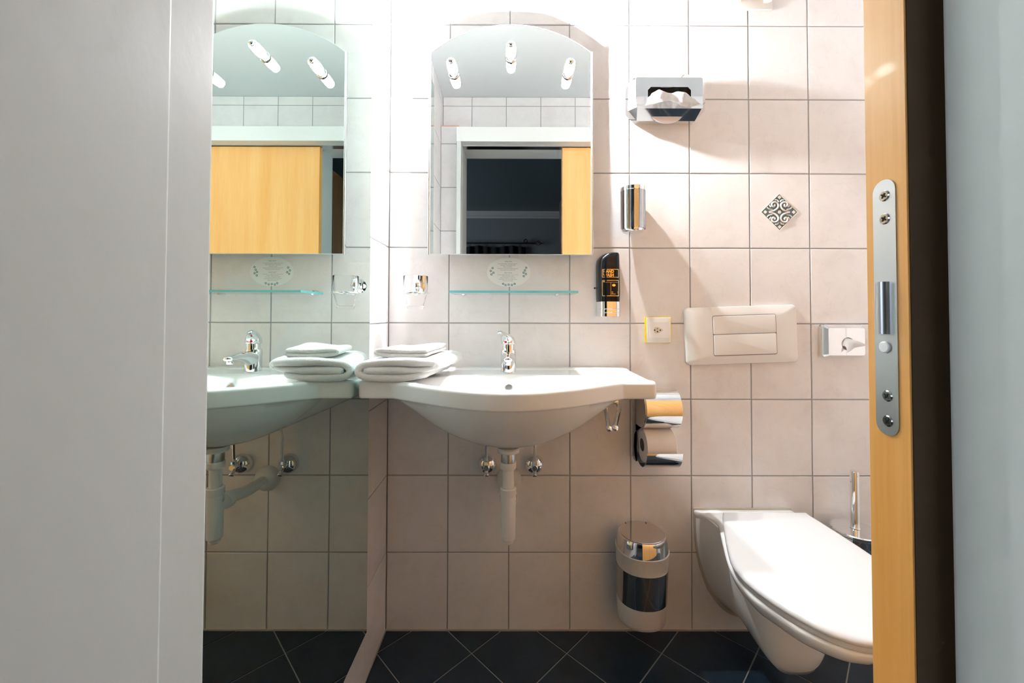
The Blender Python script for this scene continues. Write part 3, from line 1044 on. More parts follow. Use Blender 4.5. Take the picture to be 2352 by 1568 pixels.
# ------------------------------------------------------------------ glass shelf
sh = thing('glass_shelf', (0.4147, 0, 1.0925), 'narrow clear glass shelf with teal edge under the arched mirror', 'shelf')
b = BM(); box(b, 0.2255, 0.6040, -0.145, -0.006, 1.0925, 1.0990, 0.0007, 1); part('pane', b, GLASS_T, sh, smooth=0)
b = BM(); box(b, 0.2253, 0.6042, -0.1456, -0.1451, 1.0924, 1.0991); box(b, 0.2248, 0.2253, -0.1456, -0.006, 1.0924, 1.0991); box(b, 0.6042, 0.6047, -0.1456, -0.006, 1.0924, 1.0991)
part('ground_edge', b, mat('ground_glass_edge', (0.16, 0.52, 0.56), 0.3), sh, smooth=0, label='teal ground glass edge')
for cx_ in (0.2500, 0.5560):
    b = BM(); lathe(b, [(0.0105, 0), (0.0105, 0.004), (0.0098, 0.020), (0.007, 0.026), (0.0001, 0.0285)], (cx_, 0, 1.0975), (0, -1, 0), 24); part('clip', b, CHROME, sh)

# ------------------------------------------------------------------ oval towel notice
ox_, oz_ = 0.3975, 1.1685
nt = thing('notice_sticker', (ox_, 0, oz_), 'oval white towel notice with small teal flowers above the glass shelf', 'sticker')
b = BM(); prism(b, [(0.0725 * math.cos(2 * PI * i / 64), 0.0485 * math.sin(2 * PI * i / 64)) for i in range(64)], lambda x, z: Vector((ox_ + x, -0.0004, oz_ + z)), lambda x, z: Vector((ox_ + x, -0.0010, oz_ + z)))
part('film', b, STICK, nt, smooth=0)


def put_text(b, s, size, cx, cz, y, align='CENTER', sxf=1.0, off=0.0):
    t = text_bm(s, size, align, off=off)
    bmesh.ops.transform(t, matrix=Matrix.Translation((cx, y, cz)) @ Matrix.Rotation(PI / 2, 4, 'X') @ Matrix.Diagonal((sxf, 1, 1, 1)), verts=t.verts)
    merge(b, t)


# text lines measured from the photograph (height above the sticker centre, mm)
b = BM()
for s, dz in (('der Umwelt zuliebe - bitte entscheiden Sie:', 26.5), ('Handtücher auf dem Boden heißt:', 21.5), ('"Bitte austauschen"', 16.3),
              ('Handtücher zurück auf den Halter bedeutet:', 10.9), ('"Ich benutze sie ein weiteres Mal"', 5.8),
              ("for sake of the environment - it's up to you:", -9.8), ('Towel on the floor means:', -14.6), ('"Please exchange for a clean one"', -19.6),
              ('Towel back on the towel holder means:', -24.7), ('"I\'ll use the towel again"', -29.8)):
    put_text(b, s, 0.0047, ox_ - 0.003, oz_ + dz / 1000, -0.00112, sxf=0.80)
part('lettering', b, GREYINK, nt, smooth=0)
for s, dx, dz in (('Lieber Gast,', -0.0005, 0.0342), ('Dear Guest', -0.0015, -0.0035)):
    b = BM()
    put_text(b, s, 0.0052, ox_ + dx, oz_ + dz, -0.00112)
    part('lettering', b, TEAL, nt, smooth=0, label='teal greeting line')
k_ = 0.144 / (1855 - 285)
for px_, py_ in ((487, 567), (420, 673), (518, 735), (447, 796), (1700, 553), (1655, 650), (1607, 731), (1690, 778), (1612, 855), (871, 1136), (958, 1183), (1068, 1166), (1182, 1177), (1284, 1137)):
    fx, fz = ox_ + (px_ - 1068) * k_, oz_ - (py_ - 715) * k_
    b = BM()
    outer, inner = [], []
    for i in range(30):
        a = 2 * PI * i / 30 + px_
        r = 0.0035 * (1 + 0.16 * math.cos(5 * a))
        outer.append(Vector((fx + r * math.cos(a), -0.00112, fz + r * math.sin(a))))
        inner.append(Vector((fx + 0.0016 * math.cos(a), -0.00112, fz + 0.0016 * math.sin(a))))
    loft(b, [outer, inner], cap0=False, cap1=False)
    part('flower', b, TEAL, nt, smooth=0)

# ------------------------------------------------------------------ soap dispenser
sd = thing('soap_dispenser', (0.7245, 0, 1.022), 'black hand wash bottle hanging upside down in a chrome wall holder', 'soap dispenser')


def halfsuper(xl, xr, dep, z, n=26, p=0.55):
    cx, a = (xl + xr) / 2, (xr - xl) / 2
    pts = []
    for i in range(n + 1):
        t = PI * i / n
        c_, s_ = math.cos(t), math.sin(t)
        pts.append(Vector((cx + a * math.copysign(abs(c_) ** p, c_), -dep * abs(s_) ** p - 0.001, z)))
    return pts


b = BM()
rings = []
top = [(1.0705, 0), (1.072, .9), (1.10, 1), (1.15, 1), (1.19, 1), (1.205, 1), (1.213, 1), (1.219, 1), (1.223, 1), (1.226, 1), (1.2277, .97), (1.2285, .9)]
for z, f in top:
    xl = 0.6870 + (0.0365 * (1 - math.sqrt(max(0, 1 - ((z - 1.193) / 0.0356) ** 2))) if z > 1.193 else 0)
    xr = 0.7600 - 0.0025 * max(0, (z - 1.10) / 0.13) - (0.003 * max(0, (z - 1.222) / 0.006) ** 2)
    dep = 0.052 if z < 1.2 else 0.052 - 0.006 * ((z - 1.2) / 0.028) ** 2
    i_ = 0.0012 if f in (0, .9) else 0
    rings.append(halfsuper(xl + i_, xr - i_, dep - i_, z))
loft(b, rings)
part('bottle', b, BLACKPL, sd, smooth=40)
b = BM()
rings = []
for z, i_ in ((1.022, .002), (1.0235, 0), (1.0335, 0), (1.035, .0012), (1.0365, 0), (1.0455, 0), (1.047, .0012), (1.0485, 0), (1.0705, 0)):
    rings.append(halfsuper(0.6880 + i_, 0.7600 - i_, 0.053 - i_, z))
loft(b, rings)
part('holder', b, CHROME, sd, smooth=25)


def front_y(x, xl=0.6870, xr=0.7595, dep=0.052, p=0.55):
    cx, a = (xl + xr) / 2, (xr - xl) / 2
    c_ = min(1, abs((x - cx) / a)) ** (1 / p)
    return -dep * math.sqrt(max(0, 1 - c_ * c_)) ** p - 0.001 - 0.0004


def wrap(b):
    for v in b.verts: v.co.y = front_y(v.co.x) + (v.co.y + 0.05)
    return b


def frame_strip(b, x0, x1, z0, z1, t, r=0.0015):
    o_, i_ = rrect(x0, x1, z0, z1, r, 3), rrect(x0 + t, x1 - t, z0 + t, z1 - t, r * 0.5, 3)
    # densify horizontals so that the strip follows the curved front
    def dens(pp):
        out = []
        for k in range(len(pp)):
            p, q = pp[k], pp[(k + 1) % len(pp)]
            out.append(p)
            if abs(p[0] - q[0]) > 0.005:
                for m_ in range(1, 8): out.append((p[0] + (q[0] - p[0]) * m_ / 8, p[1] + (q[1] - p[1]) * m_ / 8))
        return out
    o_, i_ = dens(o_), dens(i_)
    loft(b, [[Vector((p[0], -0.05, p[1])) for p in o_], [Vector((p[0], -0.05, p[1])) for p in i_]], cap0=False, cap1=False)


fx0, fx1 = 0.6965, 0.7500
b = BM()
frame_strip(b, fx0, fx1, 1.1475, 1.1740, 0.0014)
frame_strip(b, fx0, fx1, 1.0880, 1.1385, 0.0014)
wrap(b)
part('label_frame', b, GOLD, sd, smooth=0, label='gold foil label frames')
b = BM()
put_text(b, 'HAND', 0.0135, fx0 + 0.0030, 1.1620, -0.05, 'LEFT', 0.86, 0.00042)
put_text(b, 'WASH', 0.0135, fx0 + 0.0030, 1.1505, -0.05, 'LEFT', 0.86, 0.00042)
bmesh.ops.triangulate(b, faces=b.faces)
wrap(b)
part('lettering', b, GOLD, sd, smooth=0, label='gold foil lettering reading HAND WASH')
b = BM()
q = BM(); box(q, 0.7230, 0.7237, -0.0502, -0.05, 1.0895, 1.1315); merge(b, q)
for k9 in range(6):
    q = BM(); box(q, 0.699 + 0.008 * k9, 0.707 + 0.008 * k9, -0.0502, -0.05, 1.1315, 1.1320); merge(b, q)
for zz in (1.1010, 1.0975, 1.0940):
    q = BM(); box(q, 0.7255, 0.7465 - (0.008 if zz < 1.095 else 0), -0.0502, -0.05, zz, zz + 0.0011); merge(b, q)
q = BM(); lathe(q, [(0.0001, 0), (0.0058, 0)], (0.7330, -0.05, 1.1225), (0, -1, 0), 16, sy=0.68, cap0=False, cap1=False); merge(b, q)
q = BM(); box(q, 0.6995, 0.7040, -0.0502, -0.05, 1.1330, 1.1355); merge(b, q)
wrap(b)
part('label_print', b, GOLD, sd, smooth=0)

# ------------------------------------------------------------------ cotton pad dispenser
cp = thing('cotton_pad_dispenser', (0.797, 0, 1.288), 'chrome cylinder dispenser on the tiles between tissue box and soap', 'cotton pad dispenser')
ccx, ccy = 0.7965, -0.047
b = BM(); lathe(b, [(0.0392, 0), (0.0402, 0.001), (0.0402, 0.012), (0.0385, 0.0135), (0.0001, 0.0145)], (ccx, ccy, 1.4225), (0, 0, 1), 48); part('cap', b, CHROME, cp, smooth=30)
b = BM()
rings = []
nS = 60
for z in (1.302, 1.3025, 1.306, 1.312, 1.325, 1.4225):
    ring = []
    for i in range(nS + 1):
        a = -PI / 2 + (i / nS - 0.5) * 2 * math.radians(158)
        cut = max(0, (abs(i / nS - 0.5) * 2 - 0.62) / 0.38)
        zz = z
        if z < 1.33: zz = max(z, 1.302 + 0.05 * cut ** 2.0 * (1 if math.cos(a) < 0 else 0.2))
        ring.append(Vector((ccx + 0.0388 * math.cos(a), ccy + 0.0388 * math.sin(a), zz)))
    rings.append(ring)
vs = loft(b, rings, closed=False)
bmesh.ops.solidify(b, geom=b.faces[:], thickness=0.001)
part('sleeve', b, CHROME, cp, smooth=60)
b = BM(); lathe(b, [(0.020, 0.0), (0.030, 0.001), (0.0345, 0.005), (0.0355, 0.012), (0.0355, 0.13)], (ccx, ccy + 0.002, 1.2915), (0, 0, 1), 40); part('inner_cup', b, CHROME, cp, smooth=50)
b = BM(); box(b, ccx - 0.012, ccx + 0.012, -0.012, 0.0, 1.33, 1.41, 0.001); part('wall_bracket', b, CHROME_D, cp)

# ------------------------------------------------------------------ tissue box dispenser
td = thing('tissue_dispenser', (0.9115, 0, 1.66), 'faceted chrome tissue dispenser high on the tiled wall', 'tissue dispenser')


def octo(x0, x1, z0, z1, c_):
    return [(x0 + c_, z0), (x1 - c_, z0), (x1, z0 + c_), (x1, z1 - c_), (x1 - c_, z1), (x0 + c_, z1), (x0, z1 - c_), (x0, z0 + c_)]


b = BM()
R0 = octo(0.786, 1.037, 1.664, 1.812, 0.030)
R1 = octo(0.786, 1.037, 1.664, 1.812, 0.030)
R2 = octo(0.8045, 1.0195, 1.690, 1.7905, 0.004)
R3 = octo(0.843, 0.9815, 1.712, 1.7595, 0.010)
# lower facet leans in: drop the front lower edge
rings = []
for Rr, y in ((R0, -0.001), (R1, -0.036), (R2, -0.0555), (R3, -0.0555), (R3, -0.030)):
    rings.append([Vector((p[0], (y if Rr is not R1 else (-0.025 if p[1] < 1.67 else -0.033 if p[1] < 1.70 else y)), p[1])) for p in Rr])
loft(b, rings, cap1=False)
part('casing', b, CHROME, td, smooth=20)
b = BM(); box(b, 0.812, 1.012, -0.0285, -0.004, 1.675, 1.80); part('inner_box', b, BLACK, td, smooth=0)
b = BM()
lathe(b, [(0.0001, 0), (0.060, 0), (0.060, 0.006)], (0.912, -0.0300, 1.700), (0, -1, 0), 32, sx=1.0, sy=0.80)
part('tissue_pack', b, mat('tissue_pack', (0.72, 0.62, 0.60), 0.9), td)


def sheet(name, grid, m, sub, amp, seedv, thick=0.0006):
    """grid of control points -> smooth thin crumpled sheet"""
    rows = [bez(r, sub) for r in grid]
    nc = len(rows[0])
    cols_ = [bez([r[c] for r in rows], sub) for c in range(nc)]
    b = BM()
    vs = []
    for c in cols_:
        vs.append([b.verts.new(p + Vector((noise.noise(p * 60 + Vector((seedv, 0, 0))), noise.noise(p * 60 + Vector((0, seedv, 0))), noise.noise(p * 60 + Vector((0, 0, seedv))))) * amp) for p in c])
    for i in range(len(vs) - 1):
        for j in range(len(vs[0]) - 1):
            b.faces.new((vs[i][j], vs[i + 1][j], vs[i + 1][j + 1], vs[i][j + 1]))
    bmesh.ops.solidify(b, geom=b.faces[:], thickness=thick)
    return b


grid = [
    [(0.868, -0.040, 1.738), (0.885, -0.046, 1.742), (0.910, -0.044, 1.738), (0.940, -0.046, 1.740), (0.962, -0.044, 1.734)],
    [(0.852, -0.064, 1.733), (0.880, -0.072, 1.741), (0.910, -0.066, 1.733), (0.940, -0.072, 1.736), (0.972, -0.066, 1.724)],
    [(0.836, -0.074, 1.712), (0.868, -0.086, 1.716), (0.905, -0.078, 1.708), (0.945, -0.084, 1.704), (0.992, -0.074, 1.702)],
    [(0.828, -0.070, 1.690), (0.860, -0.082, 1.694), (0.900, -0.086, 1.698), (0.950, -0.084, 1.680), (1.008, -0.072, 1.697)],
]
b = sheet('t', [[Vector(p) for p in r] for r in grid], PAPER, 5, 0.004, 2.0)
tis = part('tissue', b, PAPER, None, smooth=50)
tag(tis, 'crumpled white tissue hanging out of the faceted chrome dispenser', 'tissue')

# ------------------------------------------------------------------ hygiene bag dispenser
hb = thing('hygiene_bag_dispenser', (1.489, 0, 0.893), 'small faceted chrome bag dispenser right of the flush plate', 'bag dispenser')
b = BM()
rings = []
for x0, x1, z0, z1, c_, y in ((1.4225, 1.5575, 0.893, 0.998, 0.006, -0.001), (1.4225, 1.5575, 0.893, 0.998, 0.006, -0.018), (1.434, 1.552, 0.899, 0.9875, 0.004, -0.030)):
    rings.append([Vector((p[0], y, p[1])) for p in octo(x0, x1, z0, z1, c_)])
t = b
vs = loft(b, rings, cap1=False)
hx, hz, hr = 1.497, 0.936, 0.021
of = vs[-1]
cir = []
for p in octo(1.434, 1.552, 0.899, 0.9875, 0.004):
    cir.append(math.atan2(p[1] - hz, p[0] - hx))
nH = 32
ringv = [b.verts.new((hx + hr * math.cos(2 * PI * i / nH), -0.030, hz + hr * math.sin(2 * PI * i / nH))) for i in range(nH)]
ringi = [b.verts.new((hx + hr * math.cos(2 * PI * i / nH), -0.018, hz + hr * math.sin(2 * PI * i / nH))) for i in range(nH)]
for i in range(nH):
    b.faces.new((ringv[i], ringv[(i + 1) % nH], ringi[(i + 1) % nH], ringi[i]))
# bridge outer octagon to circle
oa = sorted([(a % (2 * PI), v) for a, v in zip(cir, of)], key=lambda e: e[0])
for k in range(len(oa)):
    a0, v0 = oa[k]
    a1, v1 = oa[(k + 1) % len(oa)]
    if k == len(oa) - 1: a1 += 2 * PI
    i0, i1 = round(a0 / (2 * PI) * nH), round(a1 / (2 * PI) * nH)
    chain = [ringv[i % nH] for i in range(i0, i1 + 1)]
    b.faces.new([v0, v1] + list(reversed(chain)))
part('casing', b, CHROME, hb, smooth=20)
b = BM(); box(b, 1.445, 1.545, -0.0175, -0.004, 0.905, 0.985); part('bag_pack', b, mat('bag_pack', (0.35, 0.25, 0.22), 0.8), hb, smooth=0)
grid = [
    [(1.480, -0.026, 0.948), (1.492, -0.026, 0.953), (1.508, -0.026, 0.950)],
    [(1.483, -0.036, 0.938), (1.505, -0.040, 0.944), (1.528, -0.038, 0.941)],
    [(1.487, -0.040, 0.926), (1.500, -0.043, 0.921), (1.5545, -0.042, 0.9335)],
    [(1.485, -0.040, 0.905), (1.490, -0.040, 0.9005), (1.499, -0.040, 0.909)],
]
grid = [
    [(1.478, -0.026, 0.930), (1.480, -0.027, 0.945), (1.490, -0.027, 0.955), (1.506, -0.028, 0.953)],
    [(1.484, -0.036, 0.927), (1.492, -0.040, 0.936), (1.504, -0.042, 0.943), (1.522, -0.040, 0.945)],
    [(1.484, -0.042, 0.908), (1.497, -0.044, 0.918), (1.508, -0.044, 0.925), (1.551, -0.044, 0.9330)],
]
b = sheet('t', [[Vector(p) for p in r] for r in grid], PAPER, 4, 0.0005, 5.0)
bg = part('hygiene_bag', b, PAPER, None, smooth=40)
tag(bg, 'white paper bag tip poking out of the small chrome bag dispenser', 'paper bag')

# ------------------------------------------------------------------ power socket
so = thing('power_socket', (0.8905, 0, 0.935), 'cream wall socket with yellow edges beside the flush plate', 'socket')
b = BM(); box(b, 0.8475, 0.9335, -0.0075, 0, 0.9360, 1.0205, 0.0015); part('surround', b, YELLOW, so, label='yellow surround')
b = BM(); box(b, 0.8512, 0.9303, -0.0115, -0.0074, 0.9370, 1.0195, 0.0020, 3); part('cover', b, PLASTIC, so)
b = BM(); prism(b, rrect(0.8565, 0.9250, 0.9535, 1.0045, 0.009, 6), lambda x, z: Vector((x, -0.0116, z)), lambda x, z: Vector((x, -0.0124, z))); ins_ = part('insert', b, PLASTIC, so)
b = BM()
hexp = [(-0.0105, 0.000), (-0.0065, 0.0102), (0.0070, 0.0102), (0.0215, 0.0000), (0.0070, -0.0102), (-0.0065, -0.0102)]
hc = (0.8835, 0.9785)
prism(b, [(hc[0] + x, hc[1] + z) for x, z in hexp], lambda x, z: Vector((x, -0.0125, z)), lambda x, z: Vector((x, -0.0127, z)))
part('plug_recess', b, mat('recess_cream', (0.62, 0.55, 0.46), 0.4), ins_, smooth=0)
for dx, dz, m_ in ((-0.0065, 0, BLACK), (0.0115, 0, BLACK), (0.0025, -0.0048, BLACK), (0.0025, 0.0048, CARD)):
    b = BM(); lathe(b, [(0.0023, 0), (0.0022, 0.0003)], (hc[0] + dx, -0.0127, hc[1] + dz), (0, -1, 0), 14); part('pin_hole', b, m_, ins_)

# ------------------------------------------------------------------ flush plate
fl = thing('flush_plate', (1.163, 0, 0.9635), 'large white flush plate on the wall above the toilet', 'flush plate', rot=(0, math.radians(-1.9), 0))
b = BM()
rings = []
for i_, y in ((0.0, -0.001), (0.0, -0.007), (0.0012, -0.0105), (0.0035, -0.013), (0.040, -0.0185), (0.060, -0.0195)):
    rings.append([Vector((p[0], y, p[1])) for p in rrect(-0.184 + i_, 0.184 - i_ * 0.9, -0.0945 + i_ * 0.52, 0.0945 - i_ * 0.52, max(0.004, 0.014 - i_ * 0.15), 6)])
loft(b, rings)
part('surround', b, PLASTIC, fl, local=True, smooth=40)
for z0, z1 in ((0.0045, 0.0640), (-0.0640, 0.0035)):
    b = BM()
    rings = []
    for i_, y in ((0, -0.0150), (0, -0.0205), (0.001, -0.0220), (0.003, -0.0225)):
        rings.append([Vector((p[0], y, p[1])) for p in rrect(-0.0965 + i_, 0.1075 - i_, z0 + i_ * 0.6 + 0.0002, z1 - i_ * 0.6, 0.004, 4)])
    loft(b, rings)
    part('flush_button', b, PLASTIC, fl, local=True, smooth=40)
b = BM()
prism(b, rrect(-0.0985, 0.1095, -0.0660, 0.0660, 0.006, 4), lambda x, z: Vector((x, -0.0190, z)), lambda x, z: Vector((x, -0.01965, z)))
part('button_gap', b, mat('gap_shadow', (0.20, 0.17, 0.16), 0.7), fl, local=True, smooth=0)

# ------------------------------------------------------------------ double toilet paper holder
ph = thing('toilet_paper_holder', (0.86, 0, 0.53), 'curved chrome double paper holder at the right end of the washbasin', 'paper holder')
PY = -0.066


def arc(cy, cz, r, a0, a1, n=20): return [(cy + r * math.cos(math.radians(a0 + (a1 - a0) * i / n)), cz + r * math.sin(math.radians(a0 + (a1 - a0) * i / n))) for i in range(n + 1)]


def shell(b, prof, x0, x1, th):
    n = len(prof)
    inn = []
    for i, p in enumerate(prof):
        q0, q1 = prof[max(0, i - 1)], prof[min(n - 1, i + 1)]
        ty, tz_ = q1[0] - q0[0], q1[1] - q0[1]
        l = math.hypot(ty, tz_)
        inn.append((p[0] - tz_ / l * th, p[1] + ty / l * th))
    sec = prof + list(reversed(inn))
    rings = [[Vector((x, p[0], p[1])) for p in sec] for x in (x0, x1)]
    vs = [[b.verts.new(p) for p in r] for r in rings]
    m_ = len(sec)
    for j in range(m_):
        k = (j + 1) % m_
        b.faces.new((vs[0][j], vs[0][k], vs[1][k], vs[1][j]))
    for v in vs:
        for i in range(n - 1): b.faces.new((v[i], v[i + 1], v[m_ - 2 - i], v[m_ - 1 - i]))
    return b


b = BM(); shell(b, arc(PY, 0.738, 0.060, 68, 292, 30), 0.812, 0.919, -0.0014); part('upper_cover', b, CHROME, ph, smooth=60)
b = BM(); shell(b, [(-0.004, 0.560), (-0.006, 0.5585)] + [(p[0], p[1]) for p in arc(PY, 0.6175, 0.0595, -45, -178, 24)], 0.812, 0.919, 0.0014); part('lower_cradle', b, CHROME, ph, smooth=60)
b = BM(); box(b, 0.806, 0.915, -0.004, -0.0005, 0.565, 0.770, 0.001); part('back_plate', b, SATIN, ph)
b = BM()
pl = [(-0.001, 0.792)] + arc(PY, 0.738, 0.0585, 95, 265, 20) + [(-0.030, 0.678)] + [(-0.030, 0.655)] + [(-0.014, 0.64), (-0.010, 0.60), (-0.016, 0.572), (-0.035, 0.560), (-0.030, 0.5575), (-0.001, 0.556)]
loft(b, [[Vector((0.8085, p[0], p[1])) for p in pl], [Vector((0.8115, p[0], p[1])) for p in pl]])
bmesh.ops.triangulate(b, faces=[f for f in b.faces if len(f.verts) > 4])
part('side_plate', b, CHROME_D, ph, smooth=0)
b = BM(); tube(b, [(0.840, PY, 0.6225), (0.910, PY, 0.6225)], 0.008, 12); tube(b, [(0.910, PY, 0.6225), (0.913, PY, 0.6225), (0.915, PY + 0.004, 0.6225), (0.915, -0.003, 0.6225)], 0.004, 10); part('spindle', b, CHROME_D, ph)
rl = thing('toilet_roll', (0.862, PY, 0.571), 'opened toilet paper roll in the lower cradle of the chrome holder', 'toilet roll')
b = BM()
rings = []
for r, x in ((0.0195, 0.817), (0.0500, 0.817), (0.0508, 0.8178), (0.0508, 0.9052), (0.0500, 0.906), (0.0195, 0.906)):
    rings.append([Vector((x, PY + r * math.cos(2 * PI * i / 48), 0.6225 + r * math.sin(2 * PI * i / 48))) for i in range(48)])
loft(b, rings, cap0=False, cap1=False); part('paper', b, ROLLP, rl, smooth=40)
b = BM()
rings = []
for r, x in ((0.0196, 0.8165), (0.0196, 0.9065), (0.0183, 0.9065), (0.0183, 0.8165), (0.0196, 0.8165)):
    rings.append([Vector((x, PY + r * math.cos(2 * PI * i / 32), 0.6225 + r * math.sin(2 * PI * i / 32))) for i in range(32)])
loft(b, rings, cap0=False, cap1=False); part('core', b, CARD, rl)

# ------------------------------------------------------------------ swing-arm towel rail
tw = thing('towel_rail', (0.728, 0, 0.742), 'chrome towel rail with two swing arms below the basin', 'towel rail')
b = BM(); lathe(b, [(0.016, 0), (0.016, 0.004), (0.011, 0.008), (0.009, 0.03), (0.009, 0.032)], (0.728, 0, 0.752), (0, -1, 0), 24); box(b, 0.706, 0.750, -0.046, -0.028, 0.744, 0.756, 0.002); part('bracket', b, CHROME, tw)
for pts_, e in (([(0.711, -0.038, 0.750), (0.707, -0.05, 0.741), (0.698, -0.09, 0.7395), (0.6595, -0.285, 0.7375)], (0.6588, -0.290, 0.7373)), ([(0.744, -0.038, 0.750), (0.7475, -0.05, 0.742), (0.742, -0.085, 0.7405), (0.6765, -0.280, 0.7372)], (0.6758, -0.285, 0.7370))):
    b = BM(); tube(b, pts_, [0.0045, 0.0068, 0.0072, 0.0066], 14)
    arm = part('arm', b, CHROME, tw)
    b = BM(); lathe(b, [(0.0001, -0.0085), (0.005, -0.0065), (0.0080, -0.003), (0.0086, 0.0), (0.0080, 0.004), (0.005, 0.0074), (0.0001, 0.0088)], e, (-0.15, -1, 0), 20, cap0=False, cap1=False)
    part('end_ball', b, CHROME, arm, smooth=180)

# ------------------------------------------------------------------ wall-hung bin
wbX, wbY = 0.809, -0.082
bn = thing('waste_bin', (wbX, 0, 0.095), 'oval frosted waste bin with chrome band and lid hung low on the wall', 'waste bin')


def oval(a, bb, z, dy=0.0, n=56, p=0.9):
    out = []
    for i in range(n):
        t = 2 * PI * i / n
        c_, s_ = math.cos(t), math.sin(t)
        out.append(Vector((wbX + a * math.copysign(abs(c_) ** p, c_), wbY + dy + bb * math.copysign(abs(s_) ** p, s_), z)))
    return out


b = BM()
loft(b, [oval(.055, .048, .1, .012), oval(.0645, .058, .0965, .01), oval(.0695, .063, .100, .009), oval(.0715, .066, .112, .007), oval(.0745, .072, .22, .004), oval(.0765, .0755, .312, 0), oval(.0785, .0775, .316, 0), oval(.0785, .0775, .3185, 0), oval(.074, .073, .3185, 0)])
part('body', b, BINPL, bn, smooth=50)
b = BM()
loft(b, [oval(.0726, .0690, .1655, .006), oval(.0735, .0702, .166, .006), oval(.0765, .0755, .2685, .0025), oval(.0757, .0745, .269, .0025)], cap0=False, cap1=False)
part('band', b, mat('band_steel', (0.45, 0.47, 0.49), 0.10, 1.0), bn, smooth=50, label='dark polished steel band')
b = BM()
loft(b, [oval(.0755, .0745, .316), oval(.0765, .0755, .318), oval(.0755, .0745, .330), oval(.0725, .0715, .350), oval(.0705, .0695, .359), oval(.069, .068, .361), oval(.067, .066, .3612), oval(.0665, .0655, .3600)])
part('lid_ring', b, CHROME, bn, smooth=30)
b = BM()
loft(b, [oval(.0655, .0645, .3595), oval(.0655, .0645, .3622), oval(.0645, .0635, .363)])
part('swing_lid', b, mat('lid_steel', (0.62, 0.60, 0.60), 0.08, 1.0), bn, smooth=30)
for dx in (-0.035, 0.03):
    b = BM(); box(b, wbX + dx - 0.001, wbX + dx + 0.001, -0.036, -0.028, 0.3628, 0.3634); part('hinge_slot', b, BLACK, bn, smooth=0)
b = BM(); box(b, wbX - 0.03, wbX + 0.03, -0.012, 0.0, 0.20, 0.28, 0.002); part('wall_bracket', b, CHROME_D, bn)

# ------------------------------------------------------------------ toilet
def tcx(y): return 1.190 + 0.20 * (y + 0.075) if y < -0.075 else 1.165 + 0.025 * (-y / 0.075)


tl = thing('toilet', (1.165, 0, 0.05), 'white wall-hung toilet with closed lid at the right of the basin', 'toilet')


def lid_outline(y0, y1, table, n=40, inset=0.0):
    """closed outline in plan; table gives the half width against distance from the back edge"""
    L_ = abs(y1 - y0)
    pl, pr = [], []
    for i in range(n + 1):
        t = i / n
        t = 1 - (1 - t) ** 1.7
        s = L_ * t
        y = y0 - s
        wv = sinterp(table, s)
        pl.append((y, wv))
    out = [(y, -max(0, wv)) for y, wv in pl] + [(y, max(0, wv)) for y, wv in reversed(pl[:-1])]
    return out


LT = [(0, .1265), (.01, .1315), (.05, .143), (.12, .161), (.20, .179), (.25, .1865), (.30, .180), (.3435, .163), (.39, .136), (.4326, .103), (.46, .075), (.48, .042), (.489, .018), (.4915, 0)]
lo = lid_outline(-0.075, -0.075 - 0.4915, LT)


def plan_ring(o_, z, inset, zf=None):
    cy = sum(p[0] for p in o_) / len(o_)
    n = len(o_)
    out = []
    for i, p in enumerate(o_):
        a, c_ = o_[(i - 1) % n], o_[(i + 1) % n]
        ty, tx = c_[0] - a[0], c_[1] - a[1]
        l = math.hypot(ty, tx) or 1
        ny, nx = tx / l, -ty / l
        # inward normal
        if (cy - p[0]) * ny + (0 - p[1]) * nx < 0: ny, nx = -ny, -nx
        y, x = p[0] + ny * inset, p[1] + nx * inset
        zz = z if zf is None else z + zf(y, x)
        out.append(Vector((tcx(y) + x, y, zz)))
    return out


b = BM()
rings = [plan_ring(lo, z, i_) for z, i_ in ((0.4065, 0.004), (0.4070, 0.0012), (0.4090, 0.0), (0.4140, 0.0002), (0.4180, 0.0022), (0.4205, 0.006), (0.4220, 0.012))]
c0 = [Vector((tcx(y) + x, y, 0)) for y, x in lo]
for f_, z in ((0.80, 0.4232), (0.6, 0.4240), (0.4, 0.4246), (0.2, 0.4249), (0.02, 0.425)):
    cyy = -0.32
    rings.append([Vector((tcx(cyy) + (p.x - tcx(cyy)) * f_, cyy + (p.y - cyy) * f_, z)) for p in rings[6]])
loft(b, rings)
part('lid', b, LIDPL, tl, smooth=50)
b = BM()
loft(b, [plan_ring(lo, z, i_) for z, i_ in ((0.392, 0.010), (0.3925, 0.007), (0.395, 0.006), (0.402, 0.0055), (0.4060, 0.0075))])
part('seat', b, LIDPL, tl, smooth=50)
for s_ in (-1, 1):
    b = BM(); lathe(b, [(0.011, 0), (0.011, 0.012), (0.009, 0.016)], (tcx(-0.06) + s_ * 0.075, -0.063, 0.3885), (0, 0, 1), 20); part('hinge', b, LIDPL, tl)

# ceramic: upper bowl with deck
DT = [(0, .1615), (.02, .158), (.075, .146), (.12, .152), (.19, .166), (.27, .180), (.33, .183), (.40, .167), (.45, .138), (.50, .105), (.535, .066), (.552, .035), (.558, 0)]
do = lid_outline(-0.001, -0.559, DT, 44)


def shrink(o_, z, ks, cy, kx, ymin=None):
    out = []
    for y, x in o_:
        yy = cy + (y - cy) * ks if y < cy else y
        out.append(Vector((tcx(yy) + x * kx, yy, z)))
    return out


